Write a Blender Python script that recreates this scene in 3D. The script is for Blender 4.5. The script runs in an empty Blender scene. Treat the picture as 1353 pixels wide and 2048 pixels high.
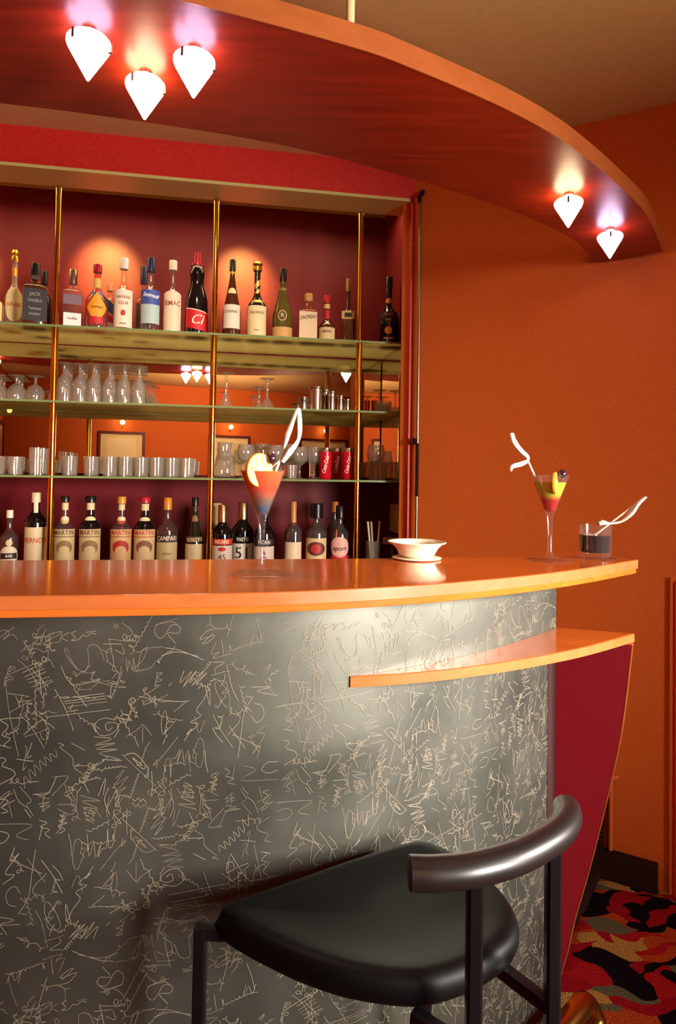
import bpy, bmesh, math, random
from mathutils import Vector, Matrix, noise
R = math.radians
PI = math.pi
random.seed(7)
SC = bpy.context.scene
COL = SC.collection

# ------------------------------------------------------------------ survey of the room
EYE = 1.31                       # height of the lens above the carpet (m)
FPX, PITCH, ROLL = 1300.0, R(1.43), 0.016
YP = 951 - FPX * math.tan(PITCH)


def ray(px, py):
    x, y = px - 676.5, -(py - YP)
    c, s = math.cos(ROLL), math.sin(ROLL)
    u = x * c - y * s
    v = x * s + y * c
    return Vector((u, FPX * math.cos(PITCH) - v * math.sin(PITCH), FPX * math.sin(PITCH) + v * math.cos(PITCH)))


def atz(px, py, z):              # point of the place at absolute height z
    d = ray(px, py)
    k = (z - EYE) / d.z
    return Vector((d.x * k, d.y * k, z))


C0 = Vector((0.288, 2.556))      # room corner: back wall meets the angled right wall
TH = R(9.8)
WA = Vector((math.cos(TH), math.sin(TH)))
WN = Vector((-math.sin(TH), math.cos(TH)))
RA = Vector((math.cos(R(-30.13)), math.sin(R(-30.13))))
RN = Vector((-RA.y, RA.x)) * -1  # towards the room


def wall(s, t, z):               # along back wall, depth into it, height
    p = C0 + WA * s + WN * t
    return Vector((p.x, p.y, z))


def rwall(s, t, z):              # along right wall, distance out from it, height
    p = C0 + RA * s + RN * t
    return Vector((p.x, p.y, z))


def on_back(px, py, t):
    d = ray(px, py)
    k = (C0.dot(WN) + t) / (d.x * WN.x + d.y * WN.y)
    p = d * k
    return (Vector((p.x, p.y)) - C0).dot(WA), p.z + EYE


def on_right(px, py, t=0):
    d = ray(px, py)
    k = (C0.dot(RN) + t) / (d.x * RN.x + d.y * RN.y)
    p = d * k
    return (Vector((p.x, p.y)) - C0).dot(RA), p.z + EYE


# ------------------------------------------------------------------ materials
def lin(c):
    if isinstance(c, str):
        c = c.lstrip('#')
        c = [int(c[i:i + 2], 16) / 255 for i in (0, 2, 4)]
        c = [x / 12.92 if x <= .04045 else ((x + .055) / 1.055) ** 2.4 for x in c]
    return (c[0], c[1], c[2], 1)


MATS = {}


def mat(name, col, rough=.5, metal=0, trans=0, ior=1.45, spec=.5, coat=0, emit=None, estr=0, sss=0):
    if name in MATS:
        return MATS[name]
    m = bpy.data.materials.new(name)
    m.use_nodes = True
    b = m.node_tree.nodes['Principled BSDF']
    b.inputs['Base Color'].default_value = lin(col)
    b.inputs['Roughness'].default_value = rough
    b.inputs['Metallic'].default_value = metal
    b.inputs['Transmission Weight'].default_value = trans
    b.inputs['IOR'].default_value = ior
    b.inputs['Specular IOR Level'].default_value = spec
    b.inputs['Coat Weight'].default_value = coat
    b.inputs['Coat Roughness'].default_value = .08
    if emit:
        b.inputs['Emission Color'].default_value = lin(emit)
        b.inputs['Emission Strength'].default_value = estr
    if sss:
        b.inputs['Subsurface Weight'].default_value = sss
        b.inputs['Subsurface Radius'].default_value = (.01, .006, .003)
    MATS[name] = m
    return m


def nd(m, t, **kw):
    n = m.node_tree.nodes.new(t)
    for k, v in kw.items():
        if k in n.inputs:
            n.inputs[k].default_value = v
        else:
            setattr(n, k, v)
    return n


def ln(m, a, b):
    m.node_tree.links.new(a, b)


def ramp(m, stops, interp='LINEAR'):
    r = nd(m, 'ShaderNodeValToRGB')
    cr = r.color_ramp
    cr.interpolation = interp
    while len(cr.elements) < len(stops):
        cr.elements.new(.5)
    for e, (p, c) in zip(cr.elements, stops):
        e.position = p
        e.color = lin(c)
    return r


def bump(m, src, strength, dist):
    b = nd(m, 'ShaderNodeBump')
    b.inputs['Strength'].default_value = strength
    b.inputs['Distance'].default_value = dist
    ln(m, src, b.inputs['Height'])
    ln(m, b.outputs[0], m.node_tree.nodes['Principled BSDF'].inputs['Normal'])


def speckle_paint(name, c1, c2, rough=.6, scale=220):
    m = mat(name, c1, rough)
    t = nd(m, 'ShaderNodeTexCoord')
    n = nd(m, 'ShaderNodeTexNoise', Scale=scale, Detail=3.0)
    ln(m, t.outputs['Object'], n.inputs['Vector'])
    r = ramp(m, [(.36, c2), (.56, c1)])
    ln(m, n.outputs[0], r.inputs[0])
    ln(m, r.outputs[0], m.node_tree.nodes['Principled BSDF'].inputs['Base Color'])
    bump(m, n.outputs[0], .25, .002)
    return m


def wood(name, c1, c2, rough=.3, coat=.3, rot=0.0):
    m = mat(name, c1, rough, coat=coat)
    t = nd(m, 'ShaderNodeTexCoord')
    mp = nd(m, 'ShaderNodeMapping')
    mp.inputs['Rotation'].default_value = (0, 0, rot)
    mp.inputs['Scale'].default_value = (1.2, 16, 16)
    n = nd(m, 'ShaderNodeTexNoise', Scale=3.0, Detail=6.0, Roughness=.65)
    ln(m, t.outputs['Object'], mp.inputs[0])
    ln(m, mp.outputs[0], n.inputs['Vector'])
    r = ramp(m, [(.3, c2), (.68, c1)])
    ln(m, n.outputs[0], r.inputs[0])
    ln(m, r.outputs[0], m.node_tree.nodes['Principled BSDF'].inputs['Base Color'])
    bump(m, n.outputs[0], .04, .002)
    return m


def thin_glass(name, tint, haze=.06, fres=1.5, rough=.03, edge=.62, base=.11):
    m = bpy.data.materials.new(name)
    m.use_nodes = True
    nt = m.node_tree
    nt.nodes.clear()
    out = nd(m, 'ShaderNodeOutputMaterial')
    tr = nd(m, 'ShaderNodeBsdfTransparent')
    tr.inputs[0].default_value = lin(tint)
    gl = nd(m, 'ShaderNodeBsdfGlossy')
    gl.inputs['Roughness'].default_value = rough
    df = nd(m, 'ShaderNodeBsdfTranslucent')
    df.inputs[0].default_value = (.9, .9, .85, 1)
    d2 = nd(m, 'ShaderNodeBsdfDiffuse')
    d2.inputs[0].default_value = (.9, .9, .85, 1)
    dm = nd(m, 'ShaderNodeMixShader')
    ln(m, df.outputs[0], dm.inputs[1])
    ln(m, d2.outputs[0], dm.inputs[2])
    m1 = nd(m, 'ShaderNodeMixShader')
    m1.inputs[0].default_value = haze
    lw = nd(m, 'ShaderNodeLayerWeight', Blend=.5)
    pw = nd(m, 'ShaderNodeMath', operation='POWER')
    pw.inputs[1].default_value = 3.2
    ln(m, lw.outputs['Facing'], pw.inputs[0])
    fr = nd(m, 'ShaderNodeMath', operation='MULTIPLY_ADD')
    fr.inputs[1].default_value = edge
    fr.inputs[2].default_value = base
    ln(m, pw.outputs[0], fr.inputs[0])
    m2 = nd(m, 'ShaderNodeMixShader')
    ln(m, tr.outputs[0], m1.inputs[1])
    ln(m, dm.outputs[0], m1.inputs[2])
    ln(m, fr.outputs[0], m2.inputs[0])
    ln(m, m1.outputs[0], m2.inputs[1])
    ln(m, gl.outputs[0], m2.inputs[2])
    ln(m, m2.outputs[0], out.inputs[0])
    return m


M_WALL = speckle_paint('orange_wallpaper', '#d06218', '#c05614', .7, 260)
M_RED = speckle_paint('red_paint', '#c8281c', '#b82018', .45, 90)
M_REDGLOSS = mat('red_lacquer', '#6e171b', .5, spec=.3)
M_CEIL = speckle_paint('beige_ceiling_paint', '#d2b07c', '#ccaa76', .85, 40)
M_WOOD = wood('cherry_wood', '#cc6a26', '#b4521a', .22, .5, R(-28))
M_WOODTOP = wood('cherry_worktop', '#b8581e', '#a44a18', .16, .6, R(-20))
M_WOODEDGE = wood('cherry_edging', '#a2562c', '#924a20', .3, .2, R(-28))
M_CANOPY = wood('cherry_canopy', '#a03018', '#78200f', .33, 0, R(-28))
M_BEIGE = mat('beige_lacquer', '#c8bc78', .3, coat=.2)
M_MIRROR = mat('mirror_silver', '#e8e4dc', .0, 1)
M_BRASS = mat('polished_brass', '#c88a2c', .16, 1)
M_BRASSRAIL = mat('rail_brass', '#c89848', .22, 1)
M_STEEL = mat('brushed_steel', '#b8ac98', .25, 1)
M_CHROME = mat('grey_metal', '#9a8c78', .3, 1)
M_BLACK = mat('black_leather', '#040303', .5, spec=.16)
M_BLACKTUBE = mat('black_lacquered_steel', '#080607', .3)
M_BACKREST = mat('brown_black_rubber', '#150e0d', .36, coat=.1)
M_CREAM = mat('cream_ceramic', '#e8d8bc', .25, coat=.4)
M_WHITE = mat('white_paper', '#cfc4b6', .6)
M_REDPANEL = mat('crimson_panel', '#7c0d1b', .45)
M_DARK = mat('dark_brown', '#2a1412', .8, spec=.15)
M_IVORY = mat('ivory_rod', '#e8d0a0', .4)
M_GLASS = thin_glass('bar_glass', '#fbf8f0', .16, 1.5, .04)
M_CLEARGLASS = thin_glass('cocktail_glass', '#fefdfb', .018, 1.5, .03, .34, .045)
M_STRAW = mat('clear_straw', '#e8dcc8', .3)
M_EDGEGLASS = mat('glass_edge_green', '#7c8c58', .15, coat=.4)

# bar shelves: greenish glass, half translucent
m = bpy.data.materials.new('shelf_glass')
m.use_nodes = True
m.node_tree.nodes.clear()
_o = nd(m, 'ShaderNodeOutputMaterial')
_t = nd(m, 'ShaderNodeBsdfTransparent'); _t.inputs[0].default_value = (.80, .84, .60, 1)
_l = nd(m, 'ShaderNodeBsdfTranslucent'); _l.inputs[0].default_value = (.86, .80, .46, 1)
_d = nd(m, 'ShaderNodeBsdfDiffuse'); _d.inputs[0].default_value = (.60, .55, .28, 1)
_g = nd(m, 'ShaderNodeBsdfGlossy'); _g.inputs['Roughness'].default_value = .08
_a = nd(m, 'ShaderNodeMixShader'); _a.inputs[0].default_value = .35
_b = nd(m, 'ShaderNodeMixShader'); _b.inputs[0].default_value = .75
_c = nd(m, 'ShaderNodeMixShader'); _c.inputs[0].default_value = .08
ln(m, _l.outputs[0], _a.inputs[1]); ln(m, _d.outputs[0], _a.inputs[2])
ln(m, _t.outputs[0], _b.inputs[1]); ln(m, _a.outputs[0], _b.inputs[2])
ln(m, _b.outputs[0], _c.inputs[1]); ln(m, _g.outputs[0], _c.inputs[2])
ln(m, _c.outputs[0], _o.inputs[0])
M_SHELF = m

# slate: dark grey, worn sheen
M_SLATE = m = mat('dark_slate', '#55524c', .42, metal=.9)
t = nd(m, 'ShaderNodeTexCoord'); n = nd(m, 'ShaderNodeTexNoise', Scale=5.0, Detail=8.0, Roughness=.6)
ln(m, t.outputs['Object'], n.inputs['Vector'])
r = ramp(m, [(.3, '#4a4a44'), (.7, '#5e5d55')])
ln(m, n.outputs[0], r.inputs[0]); ln(m, r.outputs[0], m.node_tree.nodes['Principled BSDF'].inputs['Base Color'])
r2 = ramp(m, [(.3, (.40, .40, .40)), (.7, (.48, .48, .48))])
ln(m, n.outputs[0], r2.inputs[0]); ln(m, r2.outputs[0], m.node_tree.nodes['Principled BSDF'].inputs['Roughness'])
M_CHALK = mat('scratched_line', '#685f50', .6)

# carpet: organic splashes of crimson, black, tan, grey
M_CARPET = m = mat('patterned_carpet', '#801020', .95, spec=.1)
t = nd(m, 'ShaderNodeTexCoord')
nz = nd(m, 'ShaderNodeTexNoise', Scale=5.0, Detail=2.0)
mx = nd(m, 'ShaderNodeVectorMath', operation='MULTIPLY_ADD')
mx.inputs[1].default_value = (.20, .20, .20)
mp = nd(m, 'ShaderNodeMapping')
mp.inputs['Rotation'].default_value = (0, 0, R(18)); mp.inputs['Scale'].default_value = (1, 2.3, 1)
ln(m, t.outputs['Object'], nz.inputs['Vector'])
ln(m, nz.outputs['Color'], mx.inputs[0]); ln(m, t.outputs['Object'], mx.inputs[2])
ln(m, mx.outputs[0], mp.inputs[0])
vo = nd(m, 'ShaderNodeTexVoronoi', Scale=10.5)
ln(m, mp.outputs[0], vo.inputs['Vector'])
sp = nd(m, 'ShaderNodeSeparateColor'); ln(m, vo.outputs['Color'], sp.inputs[0])
r = ramp(m, [(0, '#a81426'), (.30, '#120c10'), (.50, '#c09850'), (.62, '#b81c24'), (.76, '#6c6a50'), (.88, '#c05020')], 'CONSTANT')
ln(m, sp.outputs[0], r.inputs[0])
fz = nd(m, 'ShaderNodeTexNoise', Scale=260.0, Detail=2.0); ln(m, t.outputs['Object'], fz.inputs['Vector'])
ml = nd(m, 'ShaderNodeMixRGB', blend_type='MULTIPLY'); ml.inputs[0].default_value = .8
rr = ramp(m, [(.35, '#808080'), (.65, '#ffffff')]); ln(m, fz.outputs[0], rr.inputs[0])
ln(m, r.outputs[0], ml.inputs[1]); ln(m, rr.outputs[0], ml.inputs[2])
ln(m, ml.outputs[0], m.node_tree.nodes['Principled BSDF'].inputs['Base Color'])
bump(m, fz.outputs[0], .6, .004)


def lamp_mat(name, col, strength):
    return mat(name, '#ffffff', .4, emit=col, estr=strength)


M_LAMPV = lamp_mat('violet_white_shade', (.86, .64, 1.0), 15)
M_LAMPW = lamp_mat('warm_white_shade', (1.0, .70, .40), 20)
M_BULB = lamp_mat('picture_lamp_bulb', (1.0, .72, .36), 40)


def liquid(name, stops):
    m = bpy.data.materials.new(name)
    m.use_nodes = True
    b = m.node_tree.nodes['Principled BSDF']
    b.inputs['Roughness'].default_value = .08
    t = nd(m, 'ShaderNodeTexCoord'); s = nd(m, 'ShaderNodeSeparateXYZ')
    ln(m, t.outputs['Generated'], s.inputs[0])
    r = ramp(m, stops)
    ln(m, s.outputs[2], r.inputs[0])
    ln(m, r.outputs[0], b.inputs['Base Color'])
    tl = nd(m, 'ShaderNodeBsdfTranslucent'); ln(m, r.outputs[0], tl.inputs[0])
    mx = nd(m, 'ShaderNodeMixShader'); mx.inputs[0].default_value = .3
    ln(m, b.outputs[0], mx.inputs[1]); ln(m, tl.outputs[0], mx.inputs[2])
    ln(m, mx.outputs[0], m.node_tree.nodes['Material Output'].inputs[0])
    return m


# ------------------------------------------------------------------ mesh helpers
def BM():
    return bmesh.new()


def box(bm, x0, x1, y0, y1, z0, z1, mtx=None):
    vs = [bm.verts.new((x, y, z)) for z in (z0, z1) for y in (y0, y1) for x in (x0, x1)]
    for f in ((0, 2, 3, 1), (4, 5, 7, 6), (0, 1, 5, 4), (2, 6, 7, 3), (0, 4, 6, 2), (1, 3, 7, 5)):
        bm.faces.new([vs[i] for i in f])
    if mtx is not None:
        bmesh.ops.transform(bm, matrix=mtx, verts=vs)
    return vs


def lathe(bm, prof, seg=24, sq=2.0, ctr=(0, 0)):
    """revolve (r, z) profile; sq > 2 squares the section"""
    rings = []
    for r, z in prof:
        if r < 1e-6:
            rings.append([bm.verts.new((ctr[0], ctr[1], z))])
        else:
            ring = []
            for i in range(seg):
                a = 2 * PI * i / seg + PI / seg
                c, s = math.cos(a), math.sin(a)
                k = 1 if sq == 2 else (abs(c) ** sq + abs(s) ** sq) ** (-1 / sq)
                ring.append(bm.verts.new((ctr[0] + r * c * k, ctr[1] + r * s * k, z)))
            rings.append(ring)
    for a, b in zip(rings, rings[1:]):
        if len(a) == 1 and len(b) == 1:
            continue
        for i in range(seg):
            j = (i + 1) % seg
            if len(a) == 1:
                bm.faces.new((a[0], b[j], b[i]))
            elif len(b) == 1:
                bm.faces.new((a[i], a[j], b[0]))
            else:
                bm.faces.new((a[i], a[j], b[j], b[i]))
    return bm


def catmull(pts, n=8, closed=False):
    P = [Vector(p) for p in pts]
    out = []
    N = len(P)
    rng = range(N) if closed else range(N - 1)
    for i in rng:
        if closed:
            a, b, c, d = P[(i - 1) % N], P[i], P[(i + 1) % N], P[(i + 2) % N]
        else:
            a = P[i - 1] if i else P[0] * 2 - P[1]
            b, c = P[i], P[i + 1]
            d = P[i + 2] if i + 2 < N else P[-1] * 2 - P[-2]
        for k in range(n):
            t = k / n
            out.append(.5 * ((2 * b) + (c - a) * t + (2 * a - 5 * b + 4 * c - d) * t * t + (3 * b - a - 3 * c + d) * t ** 3))
    if not closed:
        out.append(P[-1])
    return out


def tube(bm, pts, rad, seg=12, cap=True, flat=1.0, square=False):
    pts = [Vector(p) for p in pts]
    n = len(pts)
    rads = rad if isinstance(rad, (list, tuple)) else [rad] * n
    up = Vector((0, 0, 1))
    T0 = (pts[1] - pts[0]).normalized()
    if abs(T0.dot(up)) > .95:
        up = Vector((1, 0, 0))
    nrm = (up - T0 * up.dot(T0)).normalized()
    rings = []
    for i, p in enumerate(pts):
        T = (pts[min(i + 1, n - 1)] - pts[max(i - 1, 0)]).normalized()
        nrm = (nrm - T * nrm.dot(T)).normalized()
        bn = T.cross(nrm)
        ring = []
        for k in range(seg):
            a = 2 * PI * k / seg + PI / seg
            c, s = math.cos(a), math.sin(a)
            q = 1 if not square else (abs(c) ** 8 + abs(s) ** 8) ** (-1 / 8)
            ring.append(bm.verts.new(p + (nrm * c * flat + bn * s) * rads[i] * q))
        rings.append(ring)
    for a, b in zip(rings, rings[1:]):
        for i in range(seg):
            j = (i + 1) % seg
            bm.faces.new((a[i], a[j], b[j], b[i]))
    if cap:
        bm.faces.new(rings[0][::-1])
        bm.faces.new(rings[-1])


def prism(bm, poly, z0, z1):
    lo = [bm.verts.new((p[0], p[1], z0)) for p in poly]
    hi = [bm.verts.new((p[0], p[1], z1)) for p in poly]
    n = len(poly)
    bm.faces.new(lo[::-1])
    bm.faces.new(hi)
    for i in range(n):
        j = (i + 1) % n
        bm.faces.new((lo[i], lo[j], hi[j], hi[i]))


def finish(name, bm, m, smooth=True, bevel=0, seg=2):
    bmesh.ops.recalc_face_normals(bm, faces=bm.faces)
    me = bpy.data.meshes.new(name)
    bm.to_mesh(me)
    bm.free()
    me.materials.append(m)
    o = bpy.data.objects.new(name, me)
    COL.objects.link(o)
    if smooth:
        for p in me.polygons:
            p.use_smooth = True
        try:
            me.set_sharp_from_angle(angle=R(38))
        except Exception:
            pass
    if bevel:
        b = o.modifiers.new('edge', 'BEVEL')
        b.width = bevel
        b.segments = seg
        b.limit_method = 'ANGLE'
        b.angle_limit = R(50)
        b.harden_normals = False
    return o


def root(name, label, cat, loc=(0, 0, 0), rotz=0, group=None):
    o = bpy.data.objects.new(name, None)
    o.empty_display_size = .05
    COL.objects.link(o)
    o.location = loc
    o.rotation_euler = (0, 0, rotz)
    o['label'] = label
    o['category'] = cat
    if group:
        o['group'] = group
    return o


def tag(o, label, cat, group=None):
    o['label'] = label
    o['category'] = cat
    if group:
        o['group'] = group
    return o


def part(name, bm, m, parent, smooth=True, bevel=0, label=None, world=False):
    if world:
        p, M = parent, Matrix.Identity(4)
        chain = []
        while p:
            chain.append(Matrix.Translation(p.location) @ Matrix.Rotation(p.rotation_euler.z, 4, 'Z'))
            p = p.parent
        for c in reversed(chain):
            M = M @ c
        bm.transform(M.inverted())
    o = finish(name, bm, m, smooth, bevel)
    o.parent = parent
    if label:
        o['label'] = label
    return o


def struct(name, bm, m, bevel=0, smooth=False):
    o = finish(name, bm, m, smooth, bevel)
    o['kind'] = 'structure'
    return o


def copy_tree(o, parent=None):
    c = o.copy()
    COL.objects.link(c)
    if parent:
        c.parent = parent
    for ch in list(o.children):
        copy_tree(ch, c)
    return c


def face_eye(p):                  # rotation that turns local -Y towards the viewpoint
    return math.atan2(-p[1], -p[0]) + PI / 2


def text_mesh(txt, size, squash=1.0, shear=0.0, bold=0.0):
    cu = bpy.data.curves.new('lettering', 'FONT')
    cu.body = txt
    cu.size = size
    cu.align_x = 'CENTER'
    cu.align_y = 'CENTER'
    cu.shear = shear
    cu.offset = bold
    cu.resolution_u = 3
    o = bpy.data.objects.new('lettering', cu)
    COL.objects.link(o)
    dg = bpy.context.evaluated_depsgraph_get()
    me = bpy.data.meshes.new_from_object(o.evaluated_get(dg))
    bm = BM()
    bm.from_mesh(me)
    bpy.data.objects.remove(o)
    bpy.data.curves.remove(cu)
    bpy.data.meshes.remove(me)
    for v in bm.verts:
        v.co.x *= squash
    return bm


def bend(bm, rad, zc, rot=0.0, lift=.0006, flat=False):
    """wrap a flat XY drawing around a cylinder, reading from -Y; rot turns it in its own plane"""
    c, s = math.cos(rot), math.sin(rot)
    for v in bm.verts:
        x, y = v.co.x * c - v.co.y * s, v.co.x * s + v.co.y * c
        if flat:
            v.co = Vector((x, -rad - lift, zc + y))
        else:
            a = x / rad
            v.co = Vector(((rad + lift) * math.sin(a), -(rad + lift) * math.cos(a), zc + y))
    return bm


def flat_patch(outline):
    bm = BM()
    vs = [bm.verts.new((p[0], p[1], 0)) for p in outline]
    bm.faces.new(vs)
    return bm


def rect_patch(w, h, n=10, slant=0.0, top=None):
    """grid patch w x h centred on the origin; top(u) lifts the upper edge; slant shears it"""
    bm = BM()
    lo, hi = [], []
    for i in range(n + 1):
        u = i / n * 2 - 1
        lo.append(bm.verts.new((u * w / 2, -h / 2 + slant * u * w / 2, 0)))
        hi.append(bm.verts.new((u * w / 2, h / 2 + slant * u * w / 2 + (top(u) if top else 0), 0)))
    for i in range(n):
        bm.faces.new((lo[i], lo[i + 1], hi[i + 1], hi[i]))
    return bm


def oval_patch(w, h, n=20, rows=4):
    bm = BM()
    cols = []
    for i in range(n + 1):
        x = -w / 2 * math.cos(PI * i / n)
        y = h / 2 * math.sin(PI * i / n)
        cols.append((bm.verts.new((x, -y - 1e-6, 0)), bm.verts.new((x, y + 1e-6, 0))))
    for a, b in zip(cols, cols[1:]):
        bm.faces.new((a[0], b[0], b[1], a[1]))
    return bm

# ------------------------------------------------------------------ room shell
CEIL = EYE + 1.239
HEAD = EYE + 1.091               # underside of the valance over the bar alcove
S_EDGE = -.014                   # right edge of the alcove opening
T_POLE, T_BACK = .145, .512
S_L = -2.32
WALLX, RWS, EASTX, REARY, WESTX = -2.05, 3.37, 3.203, -3.6, -2.05


def slab(name, m, s0, s1, t0, t1, z0, z1, bevel=0):
    bm = BM()
    box(bm, s0, s1, t0, t1, z0, z1, Matrix.Translation((C0.x, C0.y, 0)) @ Matrix.Rotation(TH, 4, 'Z'))
    return struct(name, bm, m, bevel)


bm = BM(); box(bm, -2.3, 3.4, -3.8, 3.3, -.05, 0); struct('floor', bm, M_CARPET)
bm = BM(); box(bm, -2.3, 3.4, -3.8, 3.3, CEIL, CEIL + .06); struct('ceiling', bm, M_CEIL)
MW = Matrix.Translation((C0.x, C0.y, 0)) @ Matrix.Rotation(TH, 4, 'Z')
bm = BM()
box(bm, S_L, .0, 0, .06, HEAD + .012, CEIL, MW)                 # above the opening
box(bm, S_EDGE + .006, .0, 0, .06, 0, HEAD + .012, MW)          # strip by the corner
box(bm, S_L, S_EDGE + .006, 0, .06, 0, .87, MW)                 # below the opening
struct('wall_back', bm, M_RED)
slab('wall_alcove', M_REDGLOSS, S_L, .06, T_BACK + .030, T_BACK + .07, .8, CEIL)
slab('wall_alcove_side', M_REDGLOSS, .008, .05, .06, T_BACK + .032, .8, CEIL)
slab('trim_1', M_BEIGE, S_L, S_EDGE, .0, T_POLE + .004, HEAD, HEAD + .012)      # beige valance board
slab('trim_2', M_RED, S_EDGE - .002, S_EDGE + .008, -.006, .10, .87, HEAD, .002)  # guide rail of the shutter
MR = Matrix(((RA.x, -RN.x, 0, C0.x), (RA.y, -RN.y, 0, C0.y), (0, 0, 1, 0), (0, 0, 0, 1)))   # s, into wall, z
bm = BM(); box(bm, -.05, RWS, 0, .08, 0, CEIL, MR); struct('wall_right', bm, M_WALL)
bm = BM(); box(bm, EASTX, EASTX + .08, -3.7, .95, 0, CEIL); struct('wall_east', bm, M_WALL)
bm = BM(); box(bm, -2.2, 3.3, REARY - .08, REARY, 0, CEIL); struct('wall_rear', bm, M_WALL)
bm = BM(); box(bm, WESTX - .08, WESTX, REARY, 2.75, 0, CEIL); struct('wall_left', bm, M_WALL)

# ------------------------------------------------------------------ canopy over the bar
ZC = EYE + .738
front = [(-2.02, 1.02), (-1.6, .90), (-1.15, .855), (-.7, .885), (-.43, .943), (-.1927, 1.0225), (.0238, 1.107), (.1212, 1.1577), (.2919, 1.2616), (.4183, 1.3522), (.5266, 1.4460),
         (.6879, 1.6091), (.8524, 1.7969), (1.036, 2.08)]
back = [(-2.02, 1.20), (-1.6, 1.19), (-1.15, 1.215), (-.6936, 1.290), (-.4585, 1.342), (-.2048, 1.414), (-.0036, 1.499), (.28, 1.655), (.52, 1.815), (.7319, 2.0044), (.858, 2.190)]
FC = catmull([(x, y, 0) for x, y in front], 6)
BC = catmull([(x, y, 0) for x, y in back], 6)
can = root('bar_canopy', 'long curved red-brown wooden canopy hanging over the bar, lit by cone lamps', 'canopy', (-.1, 1.2, ZC))
bm = BM(); prism(bm, [(p.x, p.y) for p in FC] + [(p.x, p.y) for p in BC[::-1]], ZC, ZC + .04)
part('canopy_board', bm, M_CANOPY, can, smooth=True, world=True)
bm = BM()
rows = []
for i, p in enumerate(FC):
    q = FC[min(i + 1, len(FC) - 1)] - FC[max(i - 1, 0)]
    nrm = Vector((q.y, -q.x, 0)).normalized()
    rows.append([bm.verts.new((p.x + nrm.x * d, p.y + nrm.y * d, z)) for d, z in ((.0005, ZC - .001), (.003, ZC - .001), (.003, ZC + .042), (.0005, ZC + .042))])
for a, b in zip(rows, rows[1:]):
    for k in range(4):
        bm.faces.new((a[k], b[k], b[(k + 1) % 4], a[(k + 1) % 4]))
bm.faces.new(rows[0]); bm.faces.new(rows[-1][::-1])
part('edge_band', bm, M_WOODEDGE, can, world=True, label='lighter orange wood edging of the canopy')
bm = BM(); tube(bm, [(.010, 1.20, ZC + .04), (.010, 1.20, CEIL)], .0082, 14)
hr = finish('hanger_rod', bm, M_IVORY)
tag(hr, 'cream rod holding the canopy up to the ceiling', 'rod')


def cone_lamp(px, py, m, label, dx=None):
    p = Vector(dx) if dx else atz(px, py, ZC - .018)
    o = root('cone_lamp', label, 'lamp', (p.x, p.y, ZC), 0, 'cone lamps under the canopy')
    bm = BM()
    lathe(bm, [(0, -.012), (.020, -.013), (.032, -.017), (.0355, -.021), (.0358, -.026), (.0335, -.032), (.0020, -.0868), (0, -.088)], 28)
    part('shade', bm, m, o)
    bm = BM(); lathe(bm, [(0, .003), (.012, .003), (.012, -.004), (.003, -.006), (.003, -.014), (0, -.014)], 14)
    part('stem', bm, M_CHROME, o)
    for k in range(3):
        a = R(40 + 120 * k)
        bm = BM(); box(bm, -.0025, .0025, .030, .0375, -.036, -.020, Matrix.Rotation(a, 4, 'Z'))
        part('clip', bm, M_CHROME, o, smooth=False)
    return o


cone_lamp(178, 80, M_LAMPV, 'glowing violet-white cone lamp, first from the left of the group of three')
cone_lamp(291, 165, M_LAMPW, 'warm white cone lamp in the middle of the group of three, hanging lowest in view')
cone_lamp(389, 117, M_LAMPV, 'glowing violet-white cone lamp at right of the group of three, nearest the wooden edge')
cone_lamp(1138, 402, M_LAMPW, 'warm white cone lamp of the right-hand pair, nearer the canopy edge band')
cone_lamp(1221, 470, M_LAMPV, 'violet-white cone lamp of the right-hand pair, closest to where the canopy meets the wall')
cone_lamp(0, 0, M_LAMPW, 'warm cone lamp seen only as a glow at the left edge of the mirror', (-1.66, 1.10, 0))

# ------------------------------------------------------------------ bar: worktop, slate front, side shelf
ZT = EYE - .17
cf = [(-2.03, .86), (-1.5, .825), (-1.1, .823), (-.75, .842), (-.4539, .8815), (-.1668, .9275), (-.0239, .9655), (.1411, 1.032), (.3139, 1.131), (.4716, 1.2465), (.6459, 1.4003)]
cb = [(-2.03, 1.02), (-.6349, 1.2308), (-.0336, 1.3262), (.391, 1.4106), (.585, 1.447)]
CF = catmull([(x, y, 0) for x, y in cf], 8)
wt = root('bar_worktop', 'polished orange wooden bar top tapering to a point at the right', 'bar top', (0, 1.1, ZT - .03))
bm = BM(); prism(bm, [(p.x, p.y) for p in CF] + cb[::-1], ZT - .019, ZT)
part('top_board', bm, M_WOODTOP, wt, bevel=.0015, world=True)
CI = [p + Vector((-(CF[min(i + 1, len(CF) - 1)] - CF[max(i - 1, 0)]).y, (CF[min(i + 1, len(CF) - 1)] - CF[max(i - 1, 0)]).x, 0)).normalized() * .0015 for i, p in enumerate(CF)]
bm = BM(); prism(bm, [(p.x, p.y) for p in CI] + [(x, y - .004) for x, y in cb[::-1]], ZT - .030, ZT - .0192)
part('lower_layer', bm, M_WOODTOP, wt, bevel=.001, world=True)
# edge band of the worktop
bm = BM()
rows = []
for i, p in enumerate(CF):
    q = CF[min(i + 1, len(CF) - 1)] - CF[max(i - 1, 0)]
    nrm = Vector((q.y, -q.x, 0)).normalized()
    rows.append([bm.verts.new((p.x + nrm.x * d, p.y + nrm.y * d, z)) for d, z in ((.0003, ZT - .0189), (.0022, ZT - .0186), (.0022, ZT - .0008), (.0003, ZT - .0002))])
for a, b in zip(rows, rows[1:]):
    for k in range(4):
        bm.faces.new((a[k], b[k], b[(k + 1) % 4], a[(k + 1) % 4]))
bm.faces.new(rows[0]); bm.faces.new(rows[-1][::-1])
part('edge_band', bm, M_WOODEDGE, wt, world=True, label='lighter wood edging along the curved front')

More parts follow.
